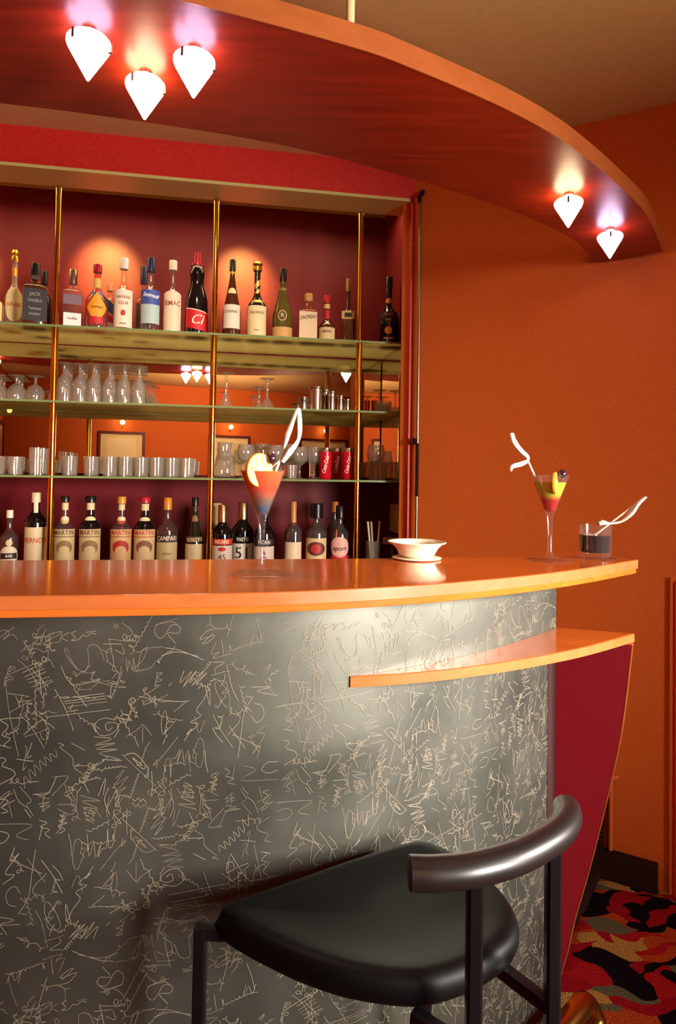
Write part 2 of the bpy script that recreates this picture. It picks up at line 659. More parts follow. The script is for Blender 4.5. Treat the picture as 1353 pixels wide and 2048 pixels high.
sf = [(-2.03, .935), (-1.5, .888), (-1.1, .880), (-.75, .893), (-.45, .927), (-.166, .977), (.0248, 1.031), (.1536, 1.103), (.2787, 1.196), (.4146, 1.329), (.4688, 1.3876)]
SFC = catmull([(x, y, 0) for x, y in sf], 10)
bar = root('bar_counter', 'curved bar front of dark slate covered in scratched signatures', 'bar', (0, 1.1, 0))
bm = BM()
inn = []
for i, p in enumerate(SFC):
    q = SFC[min(i + 1, len(SFC) - 1)] - SFC[max(i - 1, 0)]
    inn.append(p + Vector((-q.y, q.x, 0)).normalized() * .03)
prism(bm, [(p.x, p.y) for p in SFC] + [(p.x, p.y) for p in inn[::-1]], 0, ZT - .0302)
fp = part('front_panel', bm, M_SLATE, bar, world=True)

ZS = EYE - .315
# arc length along the slate
ARC = [0.0]
for a, b in zip(SFC, SFC[1:]):
    ARC.append(ARC[-1] + (b - a).length)


def slate_sz(px, py):
    d = ray(px, py)
    th = d.x / d.y
    for i in range(len(SFC) - 1):
        a, b = SFC[i], SFC[i + 1]
        fa, fb = a.x - th * a.y, b.x - th * b.y
        if fa <= 0 <= fb:
            k = -fa / (fb - fa)
            p = a.lerp(b, k)
            return ARC[i] + k * (ARC[i + 1] - ARC[i]), EYE + d.z / d.y * p.y
    return None


def slate_pt(s, z, off):
    for i in range(len(ARC) - 1):
        if ARC[i] <= s <= ARC[i + 1]:
            k = (s - ARC[i]) / (ARC[i + 1] - ARC[i])
            p = SFC[i].lerp(SFC[i + 1], k)
            q = SFC[min(i + 2, len(SFC) - 1)] - SFC[max(i - 1, 0)]
            nn = Vector((q.y, -q.x, 0)).normalized()
            return Vector((p.x + nn.x * off, p.y + nn.y * off, z))
    return None


SIG = """0,180 20,165 40,150 70,130|0,150 25,145 45,160 15,190 60,165 85,190|100,250 155,212 155,230 195,240 210,252 245,235
250,160 300,155 205,215 290,200|300,160 290,195|335,155 300,180 330,200|370,150 345,160 365,180 345,195 380,190 400,170 420,175 440,160 465,165|415,155 465,150
310,235 330,280 370,330 410,345 430,300 425,230 450,215 480,230 505,290|310,235 325,235 345,290 390,345 430,350 465,345
295,315 320,375 360,410 420,400 485,385|440,360 460,345 440,385 485,380
525,180 540,250 550,300 545,340 570,345 540,380|500,212 590,212|555,240 600,260 590,220
610,280 615,345 625,290 640,340 645,280 660,350 680,260 710,230 690,290 640,340 720,330 750,300|685,240 722,228
545,130 570,115 560,140 550,110 575,135|590,110 630,140 640,165 620,175|795,230 860,240 940,270 985,290|780,268 860,250 960,272
860,120 830,105 760,120 750,160 775,185 800,165 830,120 870,130 860,160 810,160 850,210|1040,140 1000,150 965,190 1000,180 1040,170 1010,200 980,210 1030,160
815,415 830,400|890,340 870,400 930,340 885,420 950,340 915,400 990,340 925,415 1000,350 950,405|760,350 750,415|755,355 785,350 760,375 785,385 755,395|745,415 775,410
85,285 150,350 215,490|40,360 195,295|110,350 200,310|120,370 215,330|130,385 225,345|140,400 240,370|150,420 250,385|165,440 260,390|150,330 235,420|170,310 225,440|190,330 200,450
25,370 45,540 90,755|75,460 100,520|85,490 150,485|90,510 110,450
265,430 310,510 345,600 355,630|305,475 505,450|310,490 510,462|315,500 515,475|330,515 520,490|225,565 535,528|320,540 380,530|330,560 350,610
95,550 150,610 215,715|165,540 265,620|115,650 200,580 225,600|120,660 185,640 235,620 230,665 205,670 195,640
560,580 500,570 460,600 480,650 530,650 575,610 545,590 510,600 520,630 545,615|440,590 465,640 450,600|455,660 540,670 460,700 560,690 465,720 570,720 480,740 580,770 500,770 590,775
520,400 575,405 540,410 535,465|570,420 610,420|635,470 630,550 605,600|565,565 595,590 635,575|670,465 760,480 850,490 915,488|700,490 720,480 735,495 755,480 780,492 830,485|840,540 900,490
990,410 1015,510 1010,430 985,480 950,530 970,560 920,590 960,600 900,650 930,620 890,680|940,560 960,640 990,580
1035,390 1050,380 1100,440 1110,500 1090,515 1050,450 1040,400 1080,390 1100,420 1070,450 1110,440|1095,310 1120,420 1150,485|1035,300 1085,300 1040,330 1040,350
800,530 785,560 780,610 790,650 805,600 805,550 795,535|790,650 850,580|860,660 780,760 740,800 760,770 755,810|610,660 670,620 690,600 735,655|690,600 690,690
600,750 650,740 700,790 690,815 640,760 690,800|590,745 680,830 755,900|725,930 780,890 760,880 795,920
790,860 800,780 820,770 825,860 830,770 850,760 870,720 855,790 880,720 890,790 910,725 920,830|930,720 950,750 930,760 960,670 980,680 985,740 970,805 945,790 950,740
1030,555 1075,640 1125,710|1140,535 1160,580 1100,650|1220,470 1180,540 1165,650 1150,760|1185,465 1225,470|1215,560 1240,590 1275,560 1265,510 1230,500
1290,600 1240,640 1280,650 1220,740 1260,700 1240,765|1175,345 1215,350 1185,360 1200,330|1215,420 1310,420 1240,440 1340,460|1270,375 1320,450
280,690 310,700 290,710 350,760 355,800 390,790 360,810 400,840 410,870 470,860|345,690 410,725|370,800 440,800|400,870 430,930
120,910 118,850 150,880 140,815 175,850 165,795 200,825 190,775 225,800 215,755 250,780 240,740 275,760 270,725
120,705 130,720 110,820 130,800|155,690 130,760 155,750|255,855 330,855 250,945|275,850 230,935 160,938
1055,945 1000,920 970,940 980,965 1055,965|1050,830 1020,850 1050,870 1010,880 1050,890 1020,900 1045,920
950,1010 860,985 945,985 870,950 940,955 875,925 940,930 885,895 930,900 890,880|1085,810 1110,830 1090,850 1130,860 1100,880 1135,890|1135,800 1120,870
1180,800 1235,820 1165,870 1345,865|1345,780 1290,785 1265,820 1300,835 1345,820|310,930 370,920 365,1020|310,940 340,960 350,1000|395,900 370,935
475,945 510,860 500,940|560,860 600,820 560,890 620,850 560,930 610,900 550,960 600,940 560,1000|640,955 650,970 670,955 680,975 690,960 710,980
815,920 840,990 820,1050|770,1000 790,960 780,1040 830,950|530,950 515,1010 520,1050|65,910 90,970 130,1000|120,1010 150,1050
185,985 240,975 190,1000 245,990 200,1020|405,1000 420,1050 440,1000 450,1050 460,1010 490,1050|975,990 1010,1050 985,1030 1010,1010
1115,930 1120,960 1115,1000|1090,990 1140,1000|1085,1020 1150,1010|1160,910 1190,960 1170,980 1220,1040|1240,980 1310,940 1260,1020 1320,970 1250,1010
0,580 40,610 10,650 50,670 20,700 55,715 0,700|0,760 30,770 10,800 60,820 70,850 0,890|0,960 40,970 10,1000 40,1020 5,1030|45,990 60,1050
1220,160 1210,215 1235,170 1250,210 1270,160|1280,330 1310,310 1290,340|1045,200 1020,260 1060,250 1030,280 1115,258|1070,190 1080,260"""
strokes = []
for chunk in SIG.replace('\n', '|').split('|'):
    pts = []
    for w in chunk.split():
        a, b = w.split(',')
        pts.append(slate_sz(float(a) / 2.416, 1200 + float(b) / 2.416))
    if len(pts) > 1 and all(pts):
        strokes.append(pts)
# small cursive scrawls between the large ones
rs = random.Random(11)
s_a, s_b = slate_sz(0, 1400)[0], slate_sz(560, 1400)[0]
z_a, z_b = slate_sz(279, 1250)[1], slate_sz(279, 1600)[1]
for k in range(80):
    x, y = rs.uniform(s_a, s_b), rs.uniform(z_b, z_a)
    an = rs.choice((rs.gauss(.25, .3), rs.gauss(1.3, .35), rs.gauss(-1.2, .4)))
    ca, sa = math.cos(an), math.sin(an)
    L_, A_ = rs.uniform(.016, .05), rs.uniform(.0018, .0042)
    nl = rs.randint(3, 8)
    pts = []
    if rs.random() < .78:        # joined-up loops, a tall first letter, a tail
        amp = [A_ * (rs.uniform(2.2, 3.4) if i == 0 or rs.random() < .12 else rs.uniform(.6, 1.2)) for i in range(nl)]
        sgn = [1 if rs.random() < .85 else -1 for i in range(nl)]
        fat = rs.uniform(.15, .5)
        for i in range(nl):
            for q in range(5):
                ph = 2 * PI * q / 5
                pts.append(((i + q / 5) / nl * L_ + fat * amp[i] * math.sin(ph), sgn[i] * amp[i] * (1 - math.cos(ph)) * .5))
        pts.append((L_ * rs.uniform(1.0, 1.3), rs.uniform(-.004, .004)))
    else:                        # underline or cross stroke
        pts = [(0, 0), (L_ * .5, rs.uniform(-.002, .002)), (L_, rs.uniform(-.003, .003))]
    strokes.append([(x + a * ca - b * sa, y + a * sa + b * ca) for a, b in pts])
# rows alternate with the same sheet turned upside down, columns repeat
sc_, zc_ = slate_sz(279, 1605)
w_ = slate_sz(560, 1400)[0] - slate_sz(0, 1400)[0] + .005
h_ = 2 * (slate_sz(279, 1245)[1] - zc_)
bm = BM()
ZMAX, ZMIN, SMAX = ZT - .033, .02, ARC[-1] - .003
rs = random.Random(3)
for col in range(-1, 6):
    for row in range(4):
        for st in strokes:
            pts = []
            for s, z in st:
                if row % 2:
                    s, z = 2 * sc_ - s, 2 * zc_ - z
                pts.append(Vector((s + col * w_, z - (row // 2) * h_, 0)))
            cur = catmull(pts, 4) if len(pts) > 2 else [pts[0].lerp(pts[1], k / 4) for k in range(5)]
            wd = rs.uniform(.00026, .00048)
            prev = None
            for i, p in enumerate(cur):
                q = cur[min(i + 1, len(cur) - 1)] - cur[max(i - 1, 0)]
                if q.length < 1e-7:
                    continue
                nn = Vector((-q.y, q.x, 0)).normalized() * wd
                ok = 0.01 < p.x < SMAX and ZMIN < p.y < ZMAX
                if not ok:
                    prev = None
                    continue
                a = slate_pt(p.x + nn.x, p.y + nn.y, .0007)
                b = slate_pt(p.x - nn.x, p.y - nn.y, .0007)
                if not a or not b:
                    prev = None
                    continue
                va, vb = bm.verts.new(a), bm.verts.new(b)
                if prev:
                    bm.faces.new((prev[0], prev[1], vb, va))
                prev = (va, vb)
sg = part('signatures', bm, M_CHALK, fp, smooth=False, world=False)
sg.data.transform(Matrix.Translation((0, -1.1, 0)))
sg['label'] = 'pale scratched signatures all over the slate'

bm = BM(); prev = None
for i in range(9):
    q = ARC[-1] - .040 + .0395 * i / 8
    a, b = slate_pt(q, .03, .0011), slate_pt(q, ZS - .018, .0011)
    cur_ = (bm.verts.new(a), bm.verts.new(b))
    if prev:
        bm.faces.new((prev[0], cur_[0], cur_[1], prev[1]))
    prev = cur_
et = part('end_shade', bm, M_DARK, fp)  # dark strip painting the shade at the slate's right end, no separate trim
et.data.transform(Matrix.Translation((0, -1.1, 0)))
# side shelf that wraps the right end of the bar
so = [(.0247, 1.0295), (.1042, 1.0479), (.1897, 1.0775), (.2827, 1.120), (.3866, 1.178), (.4822, 1.241), (.6138, 1.3448)]
SO = catmull([(x, y, 0) for x, y in so], 8)
inner = [p for p in SFC if p.x > .03]
bm = BM(); prism(bm, [(p.x, p.y) for p in SO] + [(p.x, p.y) for p in inner[::-1]], ZS - .0165, ZS)
sh = part('side_shelf', bm, M_WOODTOP, bar, bevel=.001, world=True)
bm = BM(); rows = []
for i, p in enumerate(SO):
    q = SO[min(i + 1, len(SO) - 1)] - SO[max(i - 1, 0)]
    nrm = Vector((q.y, -q.x, 0)).normalized()
    rows.append([bm.verts.new((p.x + nrm.x * d, p.y + nrm.y * d, z)) for d, z in ((.0002, ZS - .0168), (.002, ZS - .0168), (.002, ZS - .0008), (.0002, ZS - .0001))])
for a, b in zip(rows, rows[1:]):
    for k in range(4):
        bm.faces.new((a[k], b[k], b[(k + 1) % 4], a[(k + 1) % 4]))
bm.faces.new(rows[0]); bm.faces.new(rows[-1][::-1])
eb = part('edge_band', bm, M_WOODEDGE, sh, world=False)
eb.data.transform(Matrix.Translation((0, -1.1, 0)))

# crimson end panel below the shelf, tapering to nothing at its foot
P0, PD = Vector((.4690, 1.3872, 0)), Vector((.88, -.473, 0)).normalized()
PN = Vector((-PD.y, PD.x, 0))
prof = [(.1465, .3318), (.130, .4885), (.1116, .598), (.0831, .735), (.0638, .819), (.0395, .916), (.0267, .982), (.012, 1.04), (.004, 1.09)]
prof = catmull([(a, EYE - d, 0) for a, d in prof], 5)
poly = [(-.0, prof[0].y)] + [(p.x, p.y) for p in prof] + [(-.0, prof[-1].y)]


def panel(bm, poly, t0, t1):
    lo = [bm.verts.new(P0 + PD * a + PN * t0 + Vector((0, 0, z))) for a, z in poly]
    hi = [bm.verts.new(P0 + PD * a + PN * t1 + Vector((0, 0, z))) for a, z in poly]
    bm.faces.new(lo[::-1]); bm.faces.new(hi)
    for i in range(len(poly)):
        j = (i + 1) % len(poly)
        bm.faces.new((lo[i], lo[j], hi[j], hi[i]))


bm = BM(); panel(bm, poly, -.001, .017)
ep = part('end_panel', bm, M_REDPANEL, bar, smooth=False, world=True)
bm = BM(); panel(bm, [(p.x, p.y) for p in prof] + [(p.x + .0022, p.y) for p in prof[::-1]], -.0014, .0174)
eb = part('edge_band', bm, M_WOODEDGE, ep, smooth=False)
eb.data.transform(Matrix.Translation((0, -1.1, 0)))
eb['label'] = 'thin orange wood edging down the crimson panel'

# brass foot rail
fr = root('foot_rail', 'polished brass foot rail curving down to the carpet behind the stool', 'foot rail', (.5, 1.33, 0))
rail = []
for s_ in range(0, 100, 4):
    pass
rp = [(-1.9, .86, .25), (-1.1, .82, .25), (-.45, .868, .25), (-.166, .922, .25), (.04, .985, .25), (.165, 1.055, .25), (.31, 1.165, .25), (.43, 1.262, .25), (.492, 1.320, .25), (.520, 1.352, .242), (.540, 1.360, .215), (.548, 1.352, .17), (.548, 1.35, .0)]
bm = BM(); tube(bm, catmull(rp, 8), .0215, 18)
part('rail_tube', bm, M_BRASSRAIL, fr, world=True)
bm = BM(); lathe(bm, [(0, 0), (.045, 0), (.045, .006), (.026, .012), (.024, .02), (0, .02)], 24, ctr=(.548, 1.35))
part('floor_flange', bm, M_BRASSRAIL, fr, world=True)
for x, y in ((-.45, .868), (.165, 1.055)):
    bm = BM(); tube(bm, [(x, y, .25), (x - .003, y + .012, .12), (x - .003, y + .012, 0)], .012, 12)
    part('bracket', bm, M_BRASSRAIL, fr, world=True)

# ------------------------------------------------------------------ bar stool
stool = root('bar_stool', 'black bar stool with D-shaped leather seat and low curved tube backrest', 'stool', (.06, .86, 0))
L0 = Vector((-.1525, .8686, 0)); AX = Vector((.859, .512, 0)); BX = Vector((.512, -.859, 0))
ol = [(.008, -.004), (.1, -.006), (.215, -.008), (.315, -.004), (.348, .008), (.364, .045), (.369, .106), (.362, .160), (.343, .203), (.315, .230), (.272, .244), (.22, .246), (.158, .232), (.099, .187), (.059, .138), (.032, .092), (.010, .048), (-.003, .010)]
OL = catmull([(a, b, 0) for a, b in ol], 5, True)
cen = Vector((.20, .10, 0))
ZSEAT = EYE - .57
lay = [(.90, -.036), (.955, -.034), (.985, -.029), (.999, -.021), (1.0, -.015), (.992, -.009), (.972, -.0035), (.94, .0), (.895, .0015), (.84, .001), (.72, -.003), (.55, -.008), (.35, -.011), (.12, -.012)]
bm = BM(); rings = []
for k, dz in lay:
    rings.append([bm.verts.new(L0 + AX * (cen.x + (p.x - cen.x) * k) + BX * (cen.y + (p.y - cen.y) * k) + Vector((0, 0, ZSEAT + dz - (.012 * max(0, 1 - p.y / .05) ** 2 if k > .95 and dz > -.02 else 0)))) for p in OL])
for a, b in zip(rings, rings[1:]):
    for i in range(len(OL)):
        j = (i + 1) % len(OL)
        bm.faces.new((a[i], a[j], b[j], b[i]))
bm.faces.new(rings[0][::-1]); bm.faces.new(rings[-1])
part('seat', bm, M_BLACK, stool, world=True)
ZB = EYE - .42
bt = [(.082, .700, ZB), (.113, .7005, ZB), (.1539, .7087, ZB), (.2093, .734, ZB), (.2622, .7757, ZB), (.290, .813, ZB), (.299, .842, ZB)]
bm = BM(); tube(bm, catmull(bt, 8), .0175, 24)
part('backrest', bm, M_BACKREST, stool, bevel=.002, world=True)
legs = [((.1545, .7105), ZB - .012), ((.2612, .7775), ZB - .012), ((-.169, .862), ZSEAT - .02), ((.146, 1.005), ZSEAT - .033)]
for (x, y), zt in legs:
    bm = BM(); tube(bm, [(x, y, 0), (x, y, zt)], .0085, 16, square=True)
    lg = part('leg', bm, M_BLACKTUBE, stool, world=True)
    bm = BM(); lathe(bm, [(0, 0), (.012, 0), (.012, .01), (0, .01)], 16, ctr=(x - .06, y - .86)); part('rubber_foot', bm, M_BLACKTUBE, lg)
for a, b in (((.095, .752, ZSEAT - .040), (.1545, .7105, ZSEAT - .046)), ((.2085, .822, ZSEAT - .036), (.2612, .7775, ZSEAT - .050)), ((-.169, .862, ZSEAT - .026), (-.138, .862, ZSEAT - .028))):
    bm = BM(); tube(bm, [a, b], .0078, 12, square=True)
    part('seat_bracket', bm, M_BLACKTUBE, stool, world=True)
for i, j in ((0, 1), (0, 2), (1, 3), (2, 3)):
    bm = BM(); tube(bm, [(*legs[i][0], .28), (*legs[j][0], .28)], .007, 10)
    part('footrest_bar', bm, M_BLACKTUBE, stool, world=True)

# ------------------------------------------------------------------ alcove: mirror, shelves, brass poles, back counter
MIRR = BM(); box(MIRR, S_L, -.003, T_BACK + .002, T_BACK + .010, EYE - .008, EYE + .545, MW @ Matrix.Translation((-.55, T_BACK, 0)) @ Matrix.Rotation(R(.9), 4, 'Z') @ Matrix.Translation((.55, -T_BACK, 0)))
mi = finish('back_mirror', MIRR, M_MIRROR, False); tag(mi, 'wide mirror behind the glass shelves reflecting the orange room', 'mirror')
bm = BM(); box(bm, .0008, .0068, T_POLE, T_BACK + .001, EYE - .03, EYE + .552, MW)
mi = finish('side_mirror', bm, M_MIRROR, False); tag(mi, 'narrow mirror on the right side of the alcove', 'mirror')
bm = BM(); box(bm, S_L, -.001, .061, T_BACK + .011, .87, .91, MW)
o = finish('back_counter', bm, M_DARK, False, .002); tag(o, 'dark back counter carrying the lower row of bottles', 'counter')
SHZ = {'top': EYE + .5545, 'mid': EYE + .267, 'low': EYE - .0175}
for k, lab in (('top', 'upper glass shelf carrying the spirit bottles'), ('mid', 'middle glass shelf carrying upside-down stemware'), ('low', 'lowest glass shelf carrying tumblers and red cans')):
    z = SHZ[k]
    o = root('glass_shelf', lab, 'shelf', wall(-1.1, .3, z - .008))
    bm = BM(); box(bm, S_L, -.002, .127, T_BACK - .032, z - .008, z, MW)
    part('pane', bm, M_SHELF, o, smooth=False, world=True)
    bm = BM(); box(bm, S_L, -.002, .1255, .1268, z - .0078, z - .0002, MW)
    part('front_edge', bm, M_EDGEGLASS, o, smooth=False, world=True, label='green polished front edge')
names = {-1.965: 'brass pole beyond the left edge, far left of the alcove', -1.37: 'left brass pole carrying the glass shelves', -.775: 'middle brass pole carrying the glass shelves, beside the red-labelled bottle', -.186: 'right brass pole carrying the glass shelves, nearest the alcove side'}
for s_, lab in names.items():
    o = root('brass_pole', lab, 'pole', wall(s_, T_POLE, .91), 0)
    cuts = [.91, SHZ['low'] - .008, SHZ['mid'] - .008, SHZ['top'] - .008, HEAD]
    for i in range(4):
        z0 = cuts[i] - .91 + (.008 if i else 0)
        z1 = cuts[i + 1] - .91
        rr_ = .0125 if i < 3 else .0105
        bm = BM(); lathe(bm, [(0, z0), (rr_, z0), (rr_, z1), (0, z1)], 20)
        part('pole_section', bm, M_BRASS, o)
        if i:
            bm = BM(); lathe(bm, [(0, z0), (.0145, z0), (.0145, z0 + .006), (0, z0 + .006)], 20)
            part('collar', bm, M_BRASS, o)
# downlights set in the valance
for s_ in (-1.31, -.72, -1.93):
    p = wall(s_, .205, HEAD + .03)
# shutter crank hanging in the corner
cr = root('shutter_crank', 'thin grey crank rod hanging beside the alcove in the corner', 'crank', rwall(.012, .02, 1.0))
st, zt = on_right(842, 402, .02)
sb, zb = on_right(833, 1085, .02)
pt, pb = rwall(st, .02, zt), rwall(st - .001, .02, zb - .25)
pm1, pm2 = pt.lerp(pb, .60), pt.lerp(pb, .73)
for nme, a, b, rr_, mm in (('upper_rod', pt, pm1, .0058, M_CHROME), ('handle_grip', pm1, pm2, .0066, M_DARK), ('lower_rod', pm2, pb, .0056, M_CHROME)):
    bm = BM(); tube(bm, [a, b], rr_, 12); part(nme, bm, mm, cr, world=True)
bm = BM(); tube(bm, [pt + Vector((-.002, 0, -.004)), pt + Vector((-.006, -.004, .012)), pt + Vector((.001, -.006, .022)), rwall(st, .0, zt + .045)], .009, 12); part('universal_joint', bm, M_DARK, cr, world=True)
bm = BM(); box(bm, st - .016, st - .006, -.035, -.012, pm1.z - .005, pm1.z + .02, MR); part('clip', bm, M_DARK, cr, world=True, smooth=False)

# ------------------------------------------------------------------ low fittings by the right wall
s0, z0 = on_right(1213, 1715, .03); s1, z1 = on_right(1316, 1745, .03)
bm = BM(); box(bm, s0 - .05, s1, -.035, -.001, .0, .088, MR)
o = finish('floor_socket_box', bm, M_DARK, False, .003); tag(o, 'low dark brown box on the carpet against the right wall', 'box')
sp_, zp = on_right(1225, 1557, .012)
o = root('wall_pipe', 'red painted pipe with hooked top low on the right wall', 'pipe', rwall(sp_, .014, .09))
pts = [rwall(sp_ - .004, .012, .09), rwall(sp_ - .004, .012, zp - .02), rwall(sp_ + .002, .012, zp), rwall(sp_ + .012, .004, zp + .004), rwall(sp_ + .012, -.002, zp)]
bm = BM(); tube(bm, catmull(pts, 4), .0075, 10); part('pipe_run', bm, M_WALL, o, world=True)
g = root('radiator', 'dark ribbed radiator mostly hidden behind the crimson bar panel', 'radiator', rwall(sp_ - .12, .03, .05))
for k in range(13):
    z = .13 + k * .0145
    bm = BM(); box(bm, sp_ - .22, sp_ - .022, -.045, -.008, z, z + .007, MR); part('fin', bm, M_CHROME, g, smooth=False, world=True)
bm = BM(); box(bm, sp_ - .215, sp_ - .026, -.036, -.002, .04, .315, MR); part('core', bm, M_DARK, g, smooth=False, world=True)
s2, z2 = on_right(1345, 1400, 0)
bm = BM(); box(bm, s2 - .008, s2 + .006, -.010, .001, .0, 1.0, MR); struct('trim_3', bm, M_WALL, .003)
bm = BM(); box(bm, s2 + .006, s2 + .9, -.014, .001, .0, .99, MR); struct('trim_4', bm, M_RED, .003)
# dark kerb from the wall towards the bar end
a, b = atz(1204, 1722, 0), atz(1140, 1850, 0)
d = (b - a).normalized(); nn = Vector((-d.y, d.x, 0)) * .02
bm = BM(); prism(bm, [(a - nn - d * .05)[:2], (b - nn + d * .3)[:2], (b + nn + d * .3)[:2], (a + nn - d * .05)[:2]], 0, .035)
struct('baseboard_bar', bm, M_DARK, .002)

# ------------------------------------------------------------------ bottles
BG = {
    'clear': thin_glass('clear_bottle_glass', '#f6eee8', .04, 1.5, .05, .5, .06),
    'gold': thin_glass('golden_bottle_glass', '#f0c060', .25, 1.5, .06),
    'amber': thin_glass('amber_bottle_glass', '#b86428', .08, 1.5, .06, .5, .06),
    'pink': thin_glass('pink_bottle_glass', '#e8a090', .06, 1.5, .06, .5, .06),
    'dark': mat('dark_bottle_glass', '#0e0a0c', .12, coat=.3),
    'green': mat('green_bottle_glass', '#1c1e10', .14, coat=.3),
    'olive': mat('olive_bottle_glass', '#54481c', .2, coat=.3),
    'cognac': mat('cognac_bottle_glass', '#4a2410', .15, coat=.3),
    'brown': mat('brown_bottle_glass', '#7a3414', .15, coat=.3),
}
CAPM = {}


def cm(c, rough=.35, metal=0):
    k = (c, rough, metal)
    if k not in CAPM:
        CAPM[k] = mat('print_' + str(len(CAPM)), c, rough, metal)
    return CAPM[k]


CREAM, TAN, GOLD = '#e0cca0', '#c8a468', '#d8a840'


def bottle(label, px, ytop, wpx, row, body, cap, shape='round', labels=(), t=.215, group=None, extra=None):
    base = SHZ['top'] if row == 'top' else .91
    s, zt = on_back(px, ytop, t)
    p = wall(s, t, base)
    k = p.y / FPX
    H, Rr = zt - base, wpx / 2 * k
    o = root('liquor_bottle', label, 'bottle', p, face_eye(p), group)
    sh = {'round': (.56, .74, .33, 2), 'slope': (.34, .80, .27, 2), 'square': (.60, .72, .34, 5), 'tall': (.50, .66, .30, 2), 'stout': (.50, .70, .36, 2), 'flask': (.42, .66, .30, 2),
          'bell': (.38, .60, .30, 2), 'waist': (.46, .80, .4, 2), 'lowbell': (.30, .52, .32, 2), 'squarelow': (.40, .56, .26, 5)}[shape]
    hs, hn, rn, sq = sh
    if row == 'low':
        hs, hn = hs + .07, min(hn + .07, .86)
    capc, caph, capr = cap[:3]
    capmetal = cap[3] if len(cap) > 3 else 0
    zc = H * (1 - caph)
    pr = [(0, .002), (Rr * .86, .0), (Rr * .97, .004), (Rr, .012)]
    if shape == 'waist':
        for f_, q in ((.30, 1.0), (.42, .98), (.50, .84), (.58, .62), (.66, .60), (.72, .66), (.76, .68), (.80, .5), (.84, .38)):
            pr.append((Rr * q, H * f_))
    else:
        pr.append((Rr, H * hs))
        for i in range(1, 9):
            u = i / 8
            w = (1 - u) if shape == 'slope' else .5 + .5 * math.cos(PI * u)
            if shape == 'slope':
                w = (1 - u) ** 1.25
            pr.append((Rr * (rn + (1 - rn) * w), H * (hs + (hn - hs) * u)))
    nr = pr[-1][0]
    pr += [(nr, zc - .004), (nr * 1.12, zc - .003), (nr * 1.12, zc + .004), (0, zc + .004)]
    bm = BM(); lathe(bm, pr, 28, sq)
    part('glass_body', bm, BG[body], o)
    cr_ = max(nr * capr, .006)
    bm = BM()
    if extra == 'ball':
        lathe(bm, [(0, zc), (cr_, zc), (cr_, zc + (H - zc) * .4), (cr_ * .8, zc + (H - zc) * .5), (cr_ * 1.15, zc + (H - zc) * .72), (cr_ * .8, H - .002), (0, H)], 20)
    elif extra == 'spout':
        lathe(bm, [(0, zc), (cr_ * 1.5, zc), (cr_ * 1.5, zc + (H - zc) * .15), (cr_ * .9, zc + (H - zc) * .25), (cr_ * .8, H - .002), (0, H)], 20)
    else:
        lathe(bm, [(0, zc), (cr_, zc), (cr_, H - .003), (cr_ * .9, H), (0, H)], 20)
    part('cap', bm, cm(capc, .3, capmetal), o)
    flat = sq > 2
    for lb in labels:
        kind = lb.get('k', 'rect')
        zc_l = (lb['z'] + (0 if row == 'top' else .085 if lb['z'] < .5 else .10 if lb['z'] < .7 else .04)) * H
        # radius at that height
        rad = Rr
        if not flat:
            for (r0, a0), (r1, a1) in zip(pr, pr[1:]):
                if a0 <= zc_l <= a1 and a1 > a0:
                    rad = r0 + (r1 - r0) * (zc_l - a0) / (a1 - a0)
        w = lb.get('w', .9) * 2 * Rr * (1.18 if not flat else .95)
        h = lb['h'] * H
        if kind == 'rect':
            bm = rect_patch(w, h, 12, lb.get('slant', 0), lb.get('top'))
        elif kind == 'oval':
            bm = oval_patch(w, h)
        elif kind == 'diamond':
            bm = rect_patch(w, .0004, 12, 0, lambda u: 0)
            bm.free(); bm = BM()
            cols = [(bm.verts.new((w / 2 * u, -h / 2 * (1 - max(0, abs(u) - .25) / .75) * .9, 0)), bm.verts.new((w / 2 * u, h / 2 * (1 - abs(u)) - .0, 0))) for u in [i / 6 - 1 for i in range(13)]]
            for a_, b_ in zip(cols, cols[1:]):
                if (a_[0].co - b_[0].co).length > 0:
                    bm.faces.new((a_[0], b_[0], b_[1], a_[1]))
        bend(bm, rad, zc_l, lb.get('rot', 0), lb.get('lift', .0007), flat)
        po = part(lb.get('n', 'label'), bm, cm(lb['c'], .55, lb.get('metal', 0)), o, smooth=not flat)
        for tx in lb.get('t', ()):
            tb = text_mesh(tx[0], tx[2] * H, tx[4] if len(tx) > 4 else 1, tx[5] if len(tx) > 5 else 0, .0004)
            for v in tb.verts:
                v.co.y += tx[1] * H
            bend(tb, rad, zc_l, lb.get('rot', 0) + (tx[6] if len(tx) > 6 else 0), lb.get('lift', .0007) + .0006, flat)
            part('lettering', tb, cm(tx[3], .6), po, smooth=False)
    return o


def collar(z, h, c, w=.42, metal=0):
    return dict(n='neck_label', z=z, h=h, w=w, c=c, metal=metal)


# upper shelf, left to right
bottle('golden bottle cut off by the left edge of the photo, first on the upper shelf', -9, 560, 34, 'top', 'gold', (GOLD, .12, 1.3, 1), 'flask', [dict(z=.3, h=.4, w=.7, c='#e8d080')])
bottle('golden glass bottle with ball-shaped gold stopper and oval cream label', 31, 500, 35, 'top', 'gold', (GOLD, .16, 1.35, 1), 'bell', t=.28, labels=
       [dict(k='oval', z=.30, h=.42, w=.88, c='#ead79a', t=[('ARAK', .0, .07, '#c86a28')]), collar(.72, .10, GOLD, .36, 1)], extra='ball')
bottle('square dark bottle with black label and white lettering, second on the upper shelf', 72, 528, 46, 'top', 'cognac', ('#141010', .20, 1.25), 'square',
       [dict(z=.32, h=.50, w=1.0, c='#241c1a', t=[('JACK', .16, .075, '#8c8078', .9), ("DANIEL'S", .06, .065, '#8c8078', .75), ('Tennessee', -.06, .06, '#8c8078', .7), ('WHISKEY', -.15, .05, '#8c8078', .8)]), collar(.74, .06, '#3a2c24', .34)], t=.2)
